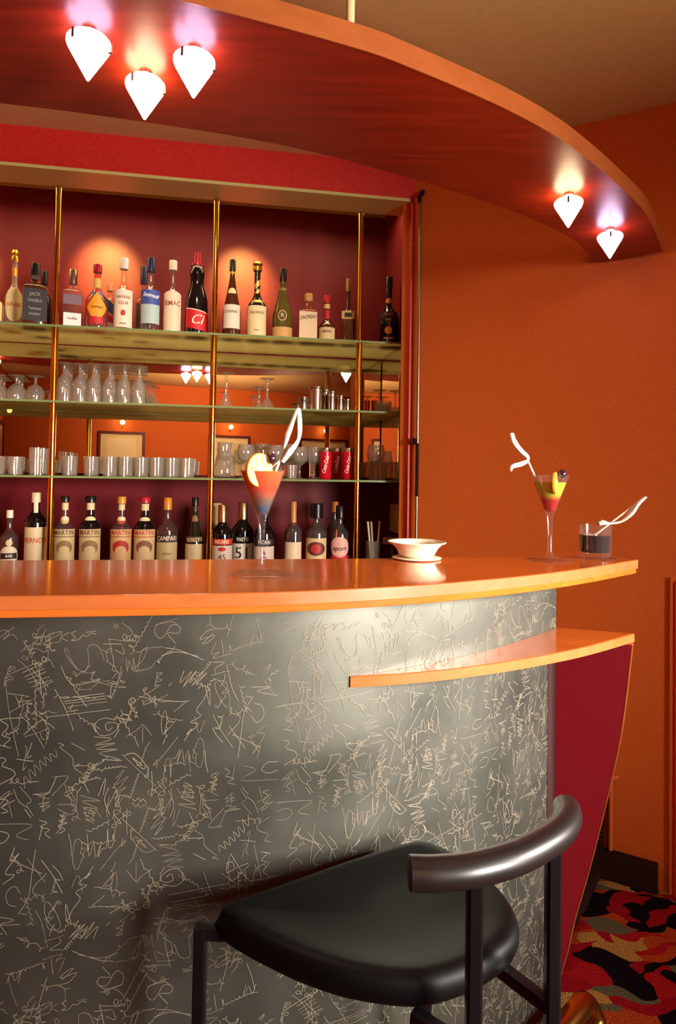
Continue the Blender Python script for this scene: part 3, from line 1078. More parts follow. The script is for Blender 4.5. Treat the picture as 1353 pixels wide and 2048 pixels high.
bottle('dark bottle with black cap standing behind the square black-labelled bottle', 90, 543, 30, 'top', 'dark', ('#120e10', .2, 1.3), 'round', t=.36)
bottle('clear square-shouldered bottle with silver stopper, just right of the left pole', 147, 540, 40, 'top', 'clear', ('#a89880', .24, 1.2, 1), 'square',
       [dict(z=.14, h=.22, w=.86, c='#ece6dc', t=[('vodka', .02, .06, '#8a5a6a')]), dict(n='shoulder_label', z=.47, h=.16, w=.9, c='#7a6068', lift=.0004)])
bottle('round flask bottle with red cap and orange-yellow diamond label', 196, 530, 44, 'top', 'pink', ('#a81424', .12, 1.3), 'flask',
       [dict(k='diamond', z=.32, h=.46, w=.82, c='#e89a1c', t=[('COINTREAU', .0, .04, '#7a3410', .75)]), dict(n='lower_label', z=.13, h=.10, w=.5, c='#c01c20', lift=.0012), collar(.70, .17, '#dcae5a', .36), dict(n='shoulder_label', z=.52, h=.08, w=.5, c='#6c6c7c')], t=.2)
o = bottle('small bottle wrapped in blue, pink and white ribbon beside the yellow-diamond bottle', 221, 566, 30, 'top', 'clear', ('#d88a50', .16, 1.3), 'round',
           [dict(z=.52, h=.22, w=.9, c='#3c5078', slant=-.7), dict(n='ribbon', z=.30, h=.12, w=.9, c='#c01c4c', slant=-.4), dict(n='foot_label', z=.12, h=.2, w=.9, c='#e0c4b8')], t=.3)
bottle('clear bottle with tall white cap and cream label with red seal', 249, 517, 39, 'top', 'clear', ('#e8dccc', .15, 1.5), 'tall',
       [dict(z=.30, h=.50, w=.9, c='#e4d4bc', t=[('HAVANA', .15, .055, '#8a4a38', .8), ('CLUB', .07, .055, '#8a4a38', .9), ('rum', -.2, .05, '#8a4a38')]), dict(k='oval', n='seal', z=.24, h=.08, w=.2, c='#b82820', rot=.0, lift=.0014)])
bottle('dark blue capped bottle mostly hidden behind the blue-labelled bottle', 289, 533, 34, 'top', 'clear', ('#1c2038', .24, 1.5), 'tall', [dict(z=.28, h=.4, w=.8, c='#4a4038')], t=.36)
bottle('clear bottle with navy cap and blue label carrying slanted white script', 303, 517, 40, 'top', 'clear', ('#202848', .18, 1.4), 'tall',
       [dict(z=.46, h=.19, w=.92, c='#3c4c94', t=[('Smirnoff', .02, .075, '#e8e4f0', .8, .3, -.15)]), dict(n='lower_label', z=.24, h=.25, w=.9, c='#a8bcb8')])
bottle('clear bottle with white cap and plain cream label with dark red word', 347, 522, 36, 'top', 'clear', ('#e4d8c4', .13, 1.5), 'tall',
       [dict(z=.28, h=.50, w=.98, c='#e0c8a8', t=[('ISMAC', .12, .09, '#a04838', .85)], top=lambda u: .012 * math.cos(u * PI / 2))])
bottle('dark waisted bottle with tall red pourer and slanted red label, left of the middle pole', 396, 505, 46, 'top', 'dark', ('#a81428', .17, 1.0), 'waist',
       [dict(z=.17, h=.22, w=.92, c='#c41c20', slant=-.18, t=[('Ci', .0, .16, '#f0dcc8', 1, .35)]), dict(n='stripe', z=.285, h=.012, w=.92, c='#ecd8c8', slant=-.18), collar(.81, .03, '#b8a090', .44)], extra='spout')
bottle('slim cognac bottle with round gold neck medal and white label, right of the middle pole', 466, 520, 36, 'top', 'cognac', ('#28200e', .14, 1.3), 'slope',
       [dict(z=.255, h=.30, w=.92, c='#dccfb8', t=[('COGNAC', .06, .045, '#6a5a48', .85)]), dict(k='oval', n='medal', z=.57, h=.11, w=.40, c='#e8d498'), collar(.83, .03, GOLD, .3, 1)])
bottle('dark bottle with twisted gold neck foil and big cream label', 516, 524, 40, 'top', 'green', (GOLD, .12, 1.5, 1), 'bell',
       [dict(z=.22, h=.38, w=1.0, c='#dcc898', t=[('CALVADOS', .1, .045, '#6a5030', .8), ('~', -.12, .1, '#6a5030')]), dict(n='neck_foil', z=.70, h=.07, w=.34, c='#e8c878', slant=.9, metal=1), dict(n='neck_foil', z=.60, h=.05, w=.4, c='#e8c878', slant=.9, metal=1), dict(n='shoulder_foil', z=.46, h=.05, w=.7, c='#e8c878', metal=1)], extra='ball')
bottle('olive champagne-shaped bottle with round emblem and low tan band', 567, 538, 42, 'top', 'olive', ('#1c1612', .18, 1.25), 'slope',
       [dict(z=.10, h=.13, w=1.0, c='#c89858'), dict(k='oval', n='emblem', z=.32, h=.15, w=.36, c='#b89850'), dict(k='oval', n='emblem_centre', z=.32, h=.115, w=.27, c='#3c3014', lift=.0014, t=[('R', 0, .08, '#d8b868')]), collar(.70, .05, '#8a7430', .3)])
bottle('square amber bottle with tan cap and cream label with slanted top and dark band', 618, 588, 38, 'top', 'brown', ('#b88c54', .17, 1.3), 'square',
       [dict(z=.30, h=.58, w=.98, c='#dcc49c', slant=-.05, t=[('COINTREAU', .17, .10, '#4a2c1c', .68, 0, .12)])])
bottle('round dark bottle with red ribbon neck and red cap on the upper shelf', 655, 592, 36, 'top', 'cognac', ('#b01c28', .16, 1.3), 'lowbell',
       [dict(z=.17, h=.26, w=.92, c='#d4b888', t=[('GRAND', .04, .07, '#5a2c1c', .8)]), collar(.56, .26, '#b8182c', .36), collar(.77, .10, '#dcb070', .34)])
bottle('tall thin-necked bottle with dark square base and tan tag, left of the right pole', 698, 558, 30, 'top', 'cognac', ('#a8804c', .20, 1.3), 'squarelow',
       [dict(n='tag', z=.42, h=.12, w=.9, c='#c8a05c'), dict(n='tag_print', z=.42, h=.07, w=.5, c='#2a1c18', lift=.0014)])
bottle('black bottle with small gold roundels, alone at the right end of the upper shelf', 779, 555, 42, 'top', 'dark', ('#0c0a0a', .13, 1.25), 'bell',
       [dict(k='oval', n='roundel', z=.65, h=.075, w=.28, c='#d8b060'), dict(k='oval', n='roundel', z=.20, h=.11, w=.3, c='#e0a848'), dict(z=.40, h=.14, w=.8, c='#1c1414', t=[('RUM', .03, .06, '#b87858', 1.0), ('black', -.045, .045, '#c8a060', .9)]), dict(n='print', z=.09, h=.018, w=.4, c='#c8b090')])

# row on the back counter, left to right
MART = lambda c, tc, red=None: [dict(z=.27, h=.46, w=1.0, c=c, t=[('MARTINI', .185, .082, tc, .82)]),
                                dict(n='stripe', z=.405, h=.010, w=1.0, c=tc, lift=.0013),
                                dict(k='oval', n='crest', z=.27, h=.18, w=.66, c=red or '#8a6a40', lift=.0013),
                                dict(k='oval', n='crest_centre', z=.225, h=.13, w=.44, c=c, lift=.0019),
                                dict(k='oval', n='shoulder_seal', z=.595, h=.095, w=.46, c='#e4cf9c'), collar(.83, .09, '#d8c090', .38)]
bottle('bottle with white stopper and dark oval band label, first on the back counter', 20, 1020, 34, 'low', 'pink', ('#dccaa8', .12, 1.3), 'tall',
       [dict(k='oval', z=.22, h=.30, w=.95, c='#d8c4a4'), dict(n='band', z=.22, h=.09, w=.8, c='#28202c', lift=.0014, t=[('BAR', 0, .05, '#d8c4a4')]), dict(k='oval', n='upper_seal', z=.42, h=.10, w=.3, c='#d8b48c')], t=.2)
bottle('dark bottle with white pouring tube and cream label with red words', 73, 985, 42, 'low', 'dark', ('#d8c098', .12, 1.3), 'round',
       [dict(z=.28, h=.44, w=1.0, c='#d8bc90', t=[('PERNOD', .06, .085, '#b83020', .8)]), dict(n='tube_strip', z=.66, h=.36, w=.16, c='#d8c8a8')], t=.2)
bottle('vermouth bottle with black cap, clear shoulders and cream label, right beside the left pole', 131, 992, 40, 'low', 'clear', ('#14100c', .075, 1.4), 'tall', MART('#cdb27c', '#4a3418'), t=.2)
bottle('dark vermouth bottle with black cap and brown-lettered cream label', 182, 992, 42, 'low', 'dark', ('#14100c', .075, 1.4), 'stout', MART('#cbae7c', '#6a3c18'), t=.2)
bottle('rosy vermouth bottle with gold cap and red crest on its label', 244, 993, 42, 'low', 'pink', ('#c88a2c', .09, 1.35), 'tall', MART('#d4a870', '#a83c20', '#b02c28') + [dict(n='red_corner', z=.065, h=.05, w=.5, c='#b81828', lift=.0014)], t=.2)
bottle('dark vermouth bottle with red cap and bright red lettering', 291, 994, 42, 'low', 'dark', ('#b0182c', .075, 1.4), 'stout', MART('#d8bc88', '#c02418', '#8a5a40'), t=.2)
bottle('clear red aperitif bottle with orange cap and dark lettered band', 336, 995, 42, 'low', 'pink', ('#c87c1c', .16, 1.35), 'tall',
       [dict(z=.19, h=.30, w=1.0, c='#c4ae7c', t=[('bitter', .0, .05, '#8a6c40', 1, .3)]), dict(n='band', z=.385, h=.10, w=1.0, c='#2c1c1c', t=[('CAMPARI', 0, .088, '#e4d4b4', .76)])], t=.2)
bottle('dark green bottle with black cap, neck seal and cream label, left of the middle pole', 391, 995, 38, 'low', 'green', ('#14100e', .11, 1.35), 'slope',
       [dict(z=.17, h=.28, w=1.0, c='#cdb284'), dict(n='band', z=.36, h=.09, w=1.0, c='#6a4c34', t=[('NOILLY P', 0, .075, '#e0cca0', .72)]), dict(k='oval', n='neck_seal', z=.60, h=.14, w=.3, c='#8a5c38'), collar(.82, .06, '#4a3428', .34)], t=.2)
bottle('dark aniseed bottle with silver neck foil and red band over cream label', 446, 1010, 42, 'low', 'dark', ('#c8a878', .25, 1.2, 1), 'stout',
       [dict(z=.18, h=.30, w=1.0, c='#cdb8a0', t=[('45', -.02, .12, '#6a4440', 1.0)]), dict(n='red_band', z=.385, h=.085, w=1.0, c='#c8301c', t=[('RICARD', 0, .07, '#e8d0b0', .85)]), dict(n='red_emblem', k='oval', z=.28, h=.06, w=.3, c='#b82018', lift=.0014)], t=.2)
bottle('dark pastis bottle with silver neck foil and white label with big number 51', 487, 1005, 44, 'low', 'dark', ('#c8a878', .25, 1.2, 1), 'stout',
       [dict(z=.17, h=.29, w=1.0, c='#d8cbb8', t=[('51', .0, .24, '#2c1a20', 1.0)]), dict(n='band', z=.375, h=.085, w=1.0, c='#241820', t=[('PASTIS', 0, .07, '#e4d8c4', .85)])], t=.30)
bottle('dark bottle half hidden behind the stem of the near cocktail glass', 530, 1010, 42, 'low', 'dark', ('#181214', .2, 1.2), 'stout',
       [dict(z=.17, h=.29, w=1.0, c='#c8b0a0', t=[('A', .0, .2, '#7a3c38', 1.0)]), dict(n='band', z=.375, h=.085, w=1.0, c='#2c1c20', t=[('PICAN', 0, .075, '#d8ccb8', .85)])], t=.2)
bottle('slim amber bottle with tan neck and plain white label', 588, 1003, 35, 'low', 'amber', ('#b8783c', .34, 1.15), 'tall', [dict(z=.17, h=.36, w=1.0, c='#d8bc98')], t=.2)
bottle('bottle with big black cap and cream label with dark red fruit oval', 634, 1007, 43, 'low', 'amber', ('#100c10', .21, 2.0), 'tall',
       [dict(z=.20, h=.44, w=1.0, c='#cdb078'), dict(k='oval', n='fruit_print', z=.27, h=.20, w=.76, c='#5c2018', lift=.0013), dict(k='oval', n='fruit_print', z=.27, h=.13, w=.42, c='#b02c2c', lift=.0019)], t=.2)
bottle('bottle with gold cap standing behind the round-labelled sports drink bottle', 670, 1003, 30, 'low', 'amber', ('#c87830', .16, 1.6, 0), 'tall', t=.34)
bottle('bottle with black cap and round pink label over a red base', 681, 1011, 38, 'low', 'pink', ('#100c10', .18, 1.6), 'tall',
       [dict(k='oval', z=.30, h=.30, w=.96, c='#e0a898', t=[('sport', -.02, .10, '#5c1c20', .95, .2)]), dict(n='base_label', z=.09, h=.18, w=1.0, c='#c01c20')], t=.2)

# small things on the back counter
s, z = on_back(434, 1006, .30)
bm = BM(); box(bm, -.021, .021, -.012, .012, 0, z - .91)
o = finish('carton', bm, cm('#b89860', .6), False, .001); p = wall(s, .30, .91); o.location = p; o.rotation_euler.z = face_eye(p)
tag(o, 'tan carton standing behind the middle brass pole on the back counter', 'carton')
s, z = on_back(747, 1082, .2); p = wall(s, .2, .91)
o = tag(finish('straw_glass', lathe(BM(), [(0, .004), (.026, .004), (.030, z - .91), (.0315, z - .91), (.0275, 0), (0, 0)], 20), M_GLASS), 'small glass holding three straws on the back counter', 'glass'); o.location = p
for k, (dx, hx) in enumerate(((-.018, 1043), (-.008, 1043), (.026, 1042))):
    s_, z_ = on_back((736, 743, 760)[k], hx, .2)
    bm = BM(); tube(bm, [wall(s + (.004, .006, .006)[k] - .006 + k * .006, .2, .916), wall(s_, .2, z_)], .0042, 8)
    o = finish('drinking_straw', bm, M_CREAM); tag(o, ['pale straw leaning left, outermost in the glass on the back counter', 'second pale straw leaning left in the glass on the back counter', 'pale straw leaning right in the glass on the back counter'][k], 'straw')
s, z = on_back(786, 1075, .2); p = wall(s, .2, .91)
o = root('napkin_stand', 'small tan tray stand at the right end of the back counter', 'stand', p, face_eye(p))
bm = BM(); box(bm, -.042, .036, -.02, .02, z - .91 - .028, z - .91); part('tray', bm, cm('#9a7450', .5), o, False, .004)
bm = BM(); lathe(bm, [(0, 0), (.022, 0), (.02, .006), (.007, .014), (.007, z - .91 - .027), (0, z - .91 - .027)], 16); part('stem', bm, cm('#6a4428', .5), o)
s, z = on_back(803, 1032, .3)
bm = BM(); box(bm, -.0075, .008, .18, .30, z - .065, z + .055, MW)
o = finish('switch_plate', bm, cm('#b8985c', .5), False, .002); tag(o, 'beige plate on the alcove side wall behind the counter', 'plate')

# ------------------------------------------------------------------ glassware on the shelves
def gprof(kind):
    w = .0016
    if kind == 'flute':           # stands on its rim
        return [(.0245, 0), (.0262, .03), (.0255, .055), (.021, .085), (.008, .103), (.0045, .110), (.004, .137), (.006, .141), (.029, .1445), (.030, .147), (0, .147)]
    if kind == 'goblet':
        return [(.031, 0), (.0335, .018), (.032, .036), (.024, .054), (.007, .064), (.0048, .070), (.0048, .088), (.010, .091), (.030, .0935), (.031, .096), (0, .096)]
    if kind == 'martini':         # upside down, cone bowl
        return [(.026, 0), (.0215, .020), (.013, .044), (.0075, .056), (.0062, .062), (.0055, .128), (.010, .134), (.028, .1375), (.029, .140), (0, .140)]
    if kind == 'martini_small':
        return [(.032, 0), (.028, .014), (.016, .032), (.007, .042), (.0055, .048), (.005, .110), (.010, .117), (.030, .1205), (.031, .123), (0, .123)]
    if kind == 'tumbler':
        return [(0, .004), (.026, .004), (.0295, .075), (.0305, .076), (.0275, 0), (0, 0)]
    if kind == 'highball':
        return [(0, .006), (.024, .006), (.0265, .105), (.0275, .106), (.0255, 0), (0, 0)]
    if kind == 'decanter':
        return [(0, .004), (.044, .004), (.047, .02), (.044, .055), (.034, .085), (.028, .11), (.030, .142), (.032, .145), (.030, .145), (.026, .11), (.032, .085), (.0, .08)]
    if kind == 'wine':
        return [(0, 0), (.028, 0), (.029, .002), (.008, .006), (.0042, .012), (.0042, .050), (.010, .058), (.030, .075), (.0355, .098), (.033, .122), (.030, .135), (.0285, .135), (.0315, .122), (.034, .098), (.028, .076), (0, .062)]
    if kind == 'bowl':
        return [(0, .003), (.022, .003), (.036, .018), (.038, .03), (.0365, .03), (.034, .019), (.020, .006), (0, .006)]


KINDS = {}


def glass(kind, name, label, s, t, shelf, group, scale=1.0):
    if (kind, name) not in KINDS:
        o = finish(name, lathe(BM(), gprof(kind), 20), M_GLASS)
        KINDS[(kind, name)] = o
    else:
        o = KINDS[(kind, name)].copy()
        COL.objects.link(o)
    o.location = wall(s, t, SHZ[shelf] + .0004)
    o.scale = (scale, scale, scale)
    tag(o, label, 'glass', group)
    return o


def sx(px, py, t):
    return on_back(px, py, t)[0]


for i in range(3):                # goblets at the left edge
    for j in range(2 + (i < 1)):
        glass('goblet', 'goblet', 'upside-down goblet in the cluster left of the left brass pole on the middle shelf', sx(8, 780, .2) - .02 + j * .068 - i * .012, .19 + i * .075, 'mid', 'upside-down goblets at the left end')
xa, xb = sx(124, 770, .2), sx(283, 770, .2)
for i in range(4):
    for j in range(6):
        glass('flute', 'stem_glass', 'upside-down stem glass in the dense block right of the left pole on the middle shelf', xa + .012 + (xb - xa - .02) * j / 5 - i * .007, .178 + i * .072 + (j % 2) * .012, 'mid', 'block of upside-down stem glasses', 1.02)
glass('martini', 'cocktail_glass', 'upside-down stemmed cocktail glass right of the middle pole on the middle shelf', sx(453, 770, .2), .2, 'mid', None)
glass('martini_small', 'cocktail_glass', 'upside-down wide cocktail glass in the middle of the middle shelf', sx(535, 770, .2), .2, 'mid', None, 1.02)
glass('martini_small', 'cocktail_glass', 'shorter upside-down cocktail glass standing behind the wide one on the middle shelf', sx(519, 775, .33), .33, 'mid', None, .86)
for k, (x, y, w, lab) in enumerate(((607, 795, 21, 'short steel measuring cup, leftmost of the row on the middle shelf'), (633, 775, 29, 'tallest steel measuring cup in the row on the middle shelf'), (651, 781, 22, 'steel cup tucked behind the tallest measuring cup'),
                                    (664, 784, 18, 'narrow steel measuring cup right of the tallest one'), (681, 792, 17, 'small steel measuring cup, second from the right pole'), (695, 799, 15, 'smallest steel measuring cup touching the right pole in view'))):
    t = .27 if k == 2 else .2
    s, z = on_back(x, y, t); p = wall(s, t, SHZ['mid']); h = z - p.z; rr_ = w / 2 * p.y / FPX
    bm = BM(); lathe(bm, [(0, .002), (rr_ * .8, .002), (rr_ * .92, h), (rr_ * 1.04, h), (rr_ * 1.04, h - .003), (rr_ * .9, h - .008), (rr_ * .84, 0), (0, 0)], 24)
    o = finish('measuring_cup', bm, M_STEEL); o.location = p; tag(o, lab, 'cup', 'steel measuring cups')
for k in range(3):
    glass('bowl', 'glass_dish', 'stacked small glass dishes right of the right pole', sx(767, 800, .25), .25 , 'mid', 'stacked glass dishes', 1.0).location.z += k * .012
glass('bowl', 'glass_dish', 'single small glass dish at the right end of the middle shelf', sx(790, 800, .2), .19, 'mid', None, .8)
glass('martini_small', 'cocktail_glass', 'upside-down cocktail glass behind the stacked dishes by the side mirror', sx(764, 790, .36), .40, 'mid', None)
for k, x in enumerate((735, 749)):
    s, z = on_back(x, 801, .3); p = wall(s, .3, SHZ['mid'])
    o = finish('shot_cup', lathe(BM(), [(0, 0), (.011, 0), (.013, z - p.z), (.0115, z - p.z), (.010, .003), (0, .003)], 16), mat('copper_cup', '#b05428', .3, 1)); o.location = p
    tag(o, ['small copper cup right next to the right brass pole', 'small copper cup left of the stacked glass dishes'][k], 'cup')
# lowest shelf
for i in range(3):
    for j in range(2):
        glass('tumbler', 'tumbler', 'tumbler in the cluster at the left end of the lowest shelf', sx(14, 930, .2) - .03 + j * .064 - i * .02, .19 + i * .08, 'low', 'tumblers left of the left pole', .92)
glass('highball', 'highball_glass', 'tall glass just left of the left brass pole on the lowest shelf', sx(75, 920, .2), .19, 'low', None)
glass('highball', 'highball_glass', 'tall glass behind the one beside the left pole on the lowest shelf', sx(84, 920, .3), .30, 'low', None)
for k, x in enumerate((140, 183)):
    glass('tumbler', 'tumbler', ['single tumbler right of the left pole on the lowest shelf', 'second tumbler right of the left pole, apart from the long block'][k], sx(x, 930, .2), .2, 'low', None, 1.0)
for i in range(3):
    for j in range(6):
        glass('tumbler', 'tumbler', 'upright tumbler in the long block in the middle bay of the lowest shelf', sx(222, 930, .2) + .0590 * j * 1.0 - i * .008, .18 + i * .075, 'low', 'long block of tumblers', 1.0)
glass('decanter', 'carafe', 'wide-bottomed clear carafe right of the middle pole on the lowest shelf', sx(450, 920, .22), .215, 'low', None)
for k, (x, t, kd, sc, lab) in enumerate(((492, .22, 'wine', 1.02, 'wine glass between the carafe and the near cocktail'), (522, .34, 'wine', 1.1, 'wine glass seen behind the lemon slice of the near cocktail'), (552, .22, 'wine', 1.02, 'wine glass behind the straw of the near cocktail'),
                                    (578, .35, 'wine', 1.1, 'wine glass deep on the lowest shelf right of the near cocktail'), (600, .22, 'wine', .98, 'wine glass on the lowest shelf right of the cocktail straw'), (628, .24, 'wine', 1.0, 'wine glass left of the red cans on the lowest shelf'), (585, .18, 'tumbler', .75, 'small tumbler at the shelf front right of the near cocktail'))):
    glass(kd, 'wine_glass' if kd == 'wine' else 'small_tumbler', lab, sx(x, 920, t), t, 'low', None, sc)
for k, (x, t, lab) in enumerate(((652, .2, 'red soft drink can, left one of the front pair on the lowest shelf'), (674, .30, 'red soft drink can standing behind the front pair'), (697, .2, 'red soft drink can touching the right brass pole in view'))):
    s, z = on_back(x, 896, t); p = wall(s, t, SHZ['low']); h = z - p.z
    o = root('drink_can', lab, 'can', p, face_eye(p), 'red soft drink cans')
    r_ = .0255
    bm = BM(); lathe(bm, [(0, .003), (r_ * .8, .001), (r_, .009), (r_, h - .016), (0, h - .016)], 24); part('can_body', bm, cm('#c01020', .25), o)
    bm = BM(); lathe(bm, [(0, h - .016), (r_, h - .016), (r_ * .84, h - .003), (r_ * .86, h), (r_ * .8, h), (r_ * .78, h - .004), (0, h - .004)], 24); part('can_top', bm, M_STEEL, o)
    tb = text_mesh('Coca-Cola', .021, .8, .35, .0004); bend(tb, r_, h * .46, R(78), .0006)
    part('lettering', tb, cm('#f0e0d8', .5), o, False)
glass('wine', 'wine_glass', 'large wine glass right of the right pole on the lowest shelf', sx(752, 930, .22), .22, 'low', None, 1.1)
glass('tumbler', 'tumbler', 'tumbler at the right end of the lowest shelf by the side mirror', -.048, .315, 'low', None, 1.05)
glass('tumbler', 'tumbler', 'tumbler behind the large wine glass at the right end of the lowest shelf', -.052, .425, 'low', None, 1.1)

# ------------------------------------------------------------------ drinks on the bar
def paper_ribbon(bm, pts, widths, n=5):
    P = catmull(pts, n)
    Wd = []
    for i in range(len(P)):
        u = i / (len(P) - 1) * (len(widths) - 1)
        k = min(int(u), len(widths) - 2)
        Wd.append(widths[k] + (widths[k + 1] - widths[k]) * (u - k))
    tube(bm, P, [w * 1.35 for w in Wd], 10, flat=.62)


def at_depth(px, py, Y):
    d = ray(px, py)
    k = Y / d.y
    return Vector((d.x * k, Y, EYE + d.z * k))


def stem_cocktail(name, label, px, py, sc, fill, liq, foot=.052):
    p = atz(px, py, ZT)
    o = root(name, label, 'cocktail', p, face_eye(p))
    h = .178 * sc
    w = .0011
    rim, zb = .0395 * sc, .103 * sc
    pr = [(0, 0), (foot, .0), (foot + .0006, .0012), (foot * .98, .0022), (foot * .5, .0045), (.011, .007), (.0066, .012), (.0050, .020), (.0056, .060 * sc), (.0066, .092 * sc), (.0085, zb - .006), (.0115, zb), (rim, h), (rim - w, h),
          (.0105, zb + .002), (.0055, zb - .002), (0, zb - .003)]
    bm = BM(); lathe(bm, pr, 40); part('stem_glass', bm, M_CLEARGLASS, o)
    zt = zb + (h - zb) * fill
    r1 = .0105 + (rim - w - .0105) * fill
    bm = BM(); lathe(bm, [(0, zb - .002), (.0050, zb - .001), (.0100, zb + .0022), (r1 - .0003, zt), (0, zt)], 32); part('drink', bm, liq, o)
    return o, p, h, rim


LIQ1 = liquid('sunrise_drink', [(0, '#123858'), (.16, '#1c5070'), (.36, '#7c5c48'), (.6, '#d04424'), (1, '#f06428')])
LIQ2 = liquid('green_red_drink', [(0, '#b0101c'), (.40, '#b81420'), (.50, '#c89030'), (.58, '#b0bc28'), (1, '#c4c838')])
LIQ3 = mat('dark_drink', '#180608', .06, coat=.5)


def citrus(parent, rad, ctr, tilt, yaw, rind, flesh, label=None):
    M = Matrix.Translation(ctr) @ Matrix.Rotation(yaw, 4, 'Z') @ Matrix.Rotation(tilt, 4, 'Y')
    def disc(r0, hy):
        bm = BM(); a0, a1 = R(-180), R(180)
        pts = [(r0 * math.sin(a0 + (a1 - a0) * i / 36), r0 * math.cos(a0 + (a1 - a0) * i / 36)) for i in range(36)]
        lo = [bm.verts.new((x, -hy, z)) for x, z in pts]; hi = [bm.verts.new((x, hy, z)) for x, z in pts]
        bm.faces.new(lo[::-1]); bm.faces.new(hi)
        for i in range(36):
            j = (i + 1) % 36
            bm.faces.new((lo[i], lo[j], hi[j], hi[i]))
        bm.transform(M)
        return bm
    sl = part('citrus_slice', disc(rad, .0026), rind, parent, bevel=.0006, label=label)
    part('pith', disc(rad * .90, .0029), cm('#f0d898', .5), sl)
    bm = BM()
    for k in range(8):
        a = 2 * PI * k / 8
        q = [(.16, a + PI / 8), (.80, a + .10), (.84, a + PI / 8), (.80, a + PI / 4 - .10)]
        for sgn in (-1, 1):
            vs = [bm.verts.new((rad * r * math.sin(an), sgn * .0033, rad * r * math.cos(an))) for r, an in q]
            bm.faces.new(vs)
    bm.transform(M)
    part('flesh', bm, flesh, sl, False)
    return sl


def berry(parent, ctr, r, col):
    bm = BM(); lathe(bm, [(r * math.sin(PI * i / 10), -r * 1.12 * math.cos(PI * i / 10)) for i in range(11)], 20); bm.transform(Matrix.Translation(ctr))
    return part('olive', bm, col, parent)


M_OLIVE = mat('dark_olive', '#2c1420', .22, coat=.4)
M_RIND = mat('orange_rind', '#d88414', .4)
M_LRIND = mat('lemon_rind', '#e8b01c', .4)
M_FLESH = mat('citrus_flesh', '#dca858', .3, sss=.3)

o, p, h, rim = stem_cocktail('layered_cocktail', 'tall stemmed cocktail, red over blue, with lemon slice and dark olive, nearest the viewer', 522, 1148.5, 1.0, .965, LIQ1)
INV = (Matrix.Translation(p) @ Matrix.Rotation(o.rotation_euler.z, 4, 'Z')).inverted()
Y = p.y
citrus(o, .0285, INV @ at_depth(519, 940, Y - .023), R(-12), R(42), M_RIND, M_FLESH, 'pale orange slice on the rim')
berry(o, INV @ at_depth(543, 917, Y - .012), .0085, M_OLIVE)
bm = BM(); tube(bm, [INV @ at_depth(560, 921, Y - .012), INV @ at_depth(520, 955, Y - .008)], .0009, 6); part('cocktail_pick', bm, M_STRAW, o)
bm = BM(); tube(bm, [INV @ at_depth(530, 990, Y), INV @ at_depth(553, 940, Y), INV @ at_depth(598, 818, Y)], .0022, 10); st = part('straw', bm, M_STRAW, o)
bm = BM(); paper_ribbon(bm, [INV @ at_depth(568, 893, Y - .004), INV @ at_depth(574, 872, Y - .006), INV @ at_depth(585, 845, Y - .004), INV @ at_depth(597, 818, Y), INV @ at_depth(600, 852, Y - .004), INV @ at_depth(597, 880, Y - .008), INV @ at_depth(581, 903, Y - .008), INV @ at_depth(566, 924, Y - .004)],
                         [.001, .0048, .0042, .0034, .0044, .0028, .0050, .0030], 8)
part('paper_twist', bm, M_WHITE, st)

o, p, h, rim = stem_cocktail('layered_cocktail', 'stemmed cocktail, green over red, with white paper-twist straw leaning left, near the bar tip', 1100, 1120.5, 1.0, .80, LIQ2, .047)
INV = (Matrix.Translation(p) @ Matrix.Rotation(o.rotation_euler.z, 4, 'Z')).inverted()
Y = p.y
citrus(o, .0225, INV @ at_depth(1111, 966, Y - .024), 0, R(82), M_LRIND, M_FLESH, 'yellow lemon slice seen edge-on')
berry(o, INV @ at_depth(1125, 948, Y - .02), .0085, M_OLIVE)
bm = BM(); tube(bm, [INV @ at_depth(1085, 985, Y), INV @ at_depth(1058, 925, Y), INV @ at_depth(1024, 868, Y)], .0022, 10); st = part('straw', bm, M_STRAW, o)
bm = BM(); paper_ribbon(bm, [INV @ at_depth(1024, 867, Y), INV @ at_depth(1030, 885, Y - .004), INV @ at_depth(1043, 902, Y - .006), INV @ at_depth(1055, 913, Y - .004), INV @ at_depth(1055, 922, Y - .004), INV @ at_depth(1043, 928, Y - .01), INV @ at_depth(1026, 933, Y - .012), INV @ at_depth(1023, 942, Y - .01)],
                         [.0048, .0062, .0058, .0050, .0034, .0048, .0040, .0018], 8)
part('paper_twist', bm, M_WHITE, st)

p = atz(1191, 1116, ZT)
co = tag(finish('coaster', lathe(BM(), [(0, 0), (.044, 0), (.046, .0015), (.044, .0035), (0, .0028)], 36), M_CLEARGLASS), 'round glass saucer under the short dark drink', 'coaster'); co.location = p
o = root('dark_drink', 'short tumbler of dark drink with white paper-twist straw leaning right, at the bar tip', 'drink', p + Vector((0, 0, .0034)), face_eye(p))
bm = BM(); lathe(bm, [(0, .0), (.0315, 0), (.0325, .001), (.034, .068), (.0328, .068), (.0312, .010), (0, .009)], 36); part('tumbler_glass', bm, M_CLEARGLASS, o)
bm = BM(); lathe(bm, [(0, .0095), (.0308, .0102), (.0319, .047), (0, .047)], 32); part('drink', bm, LIQ3, o)
bm = BM()
for dx, dy, dz, rz in ((-.010, -.008, .046, .5), (.009, .004, .048, 1.1)):
    box(bm, -.009, .009, -.009, .009, -.006, .006, Matrix.Translation((dx, dy, dz)) @ Matrix.Rotation(rz, 4, 'Z'))
part('ice_cube', bm, M_CLEARGLASS, o, False, .002)
INV = (Matrix.Translation(o.location) @ Matrix.Rotation(o.rotation_euler.z, 4, 'Z')).inverted()
Y = p.y
bm = BM(); tube(bm, [INV @ at_depth(1188, 1072, Y), INV @ at_depth(1222, 1046, Y - .01), INV @ at_depth(1290, 995, Y - .01)], .002, 10); st = part('straw', bm, M_STRAW, o)
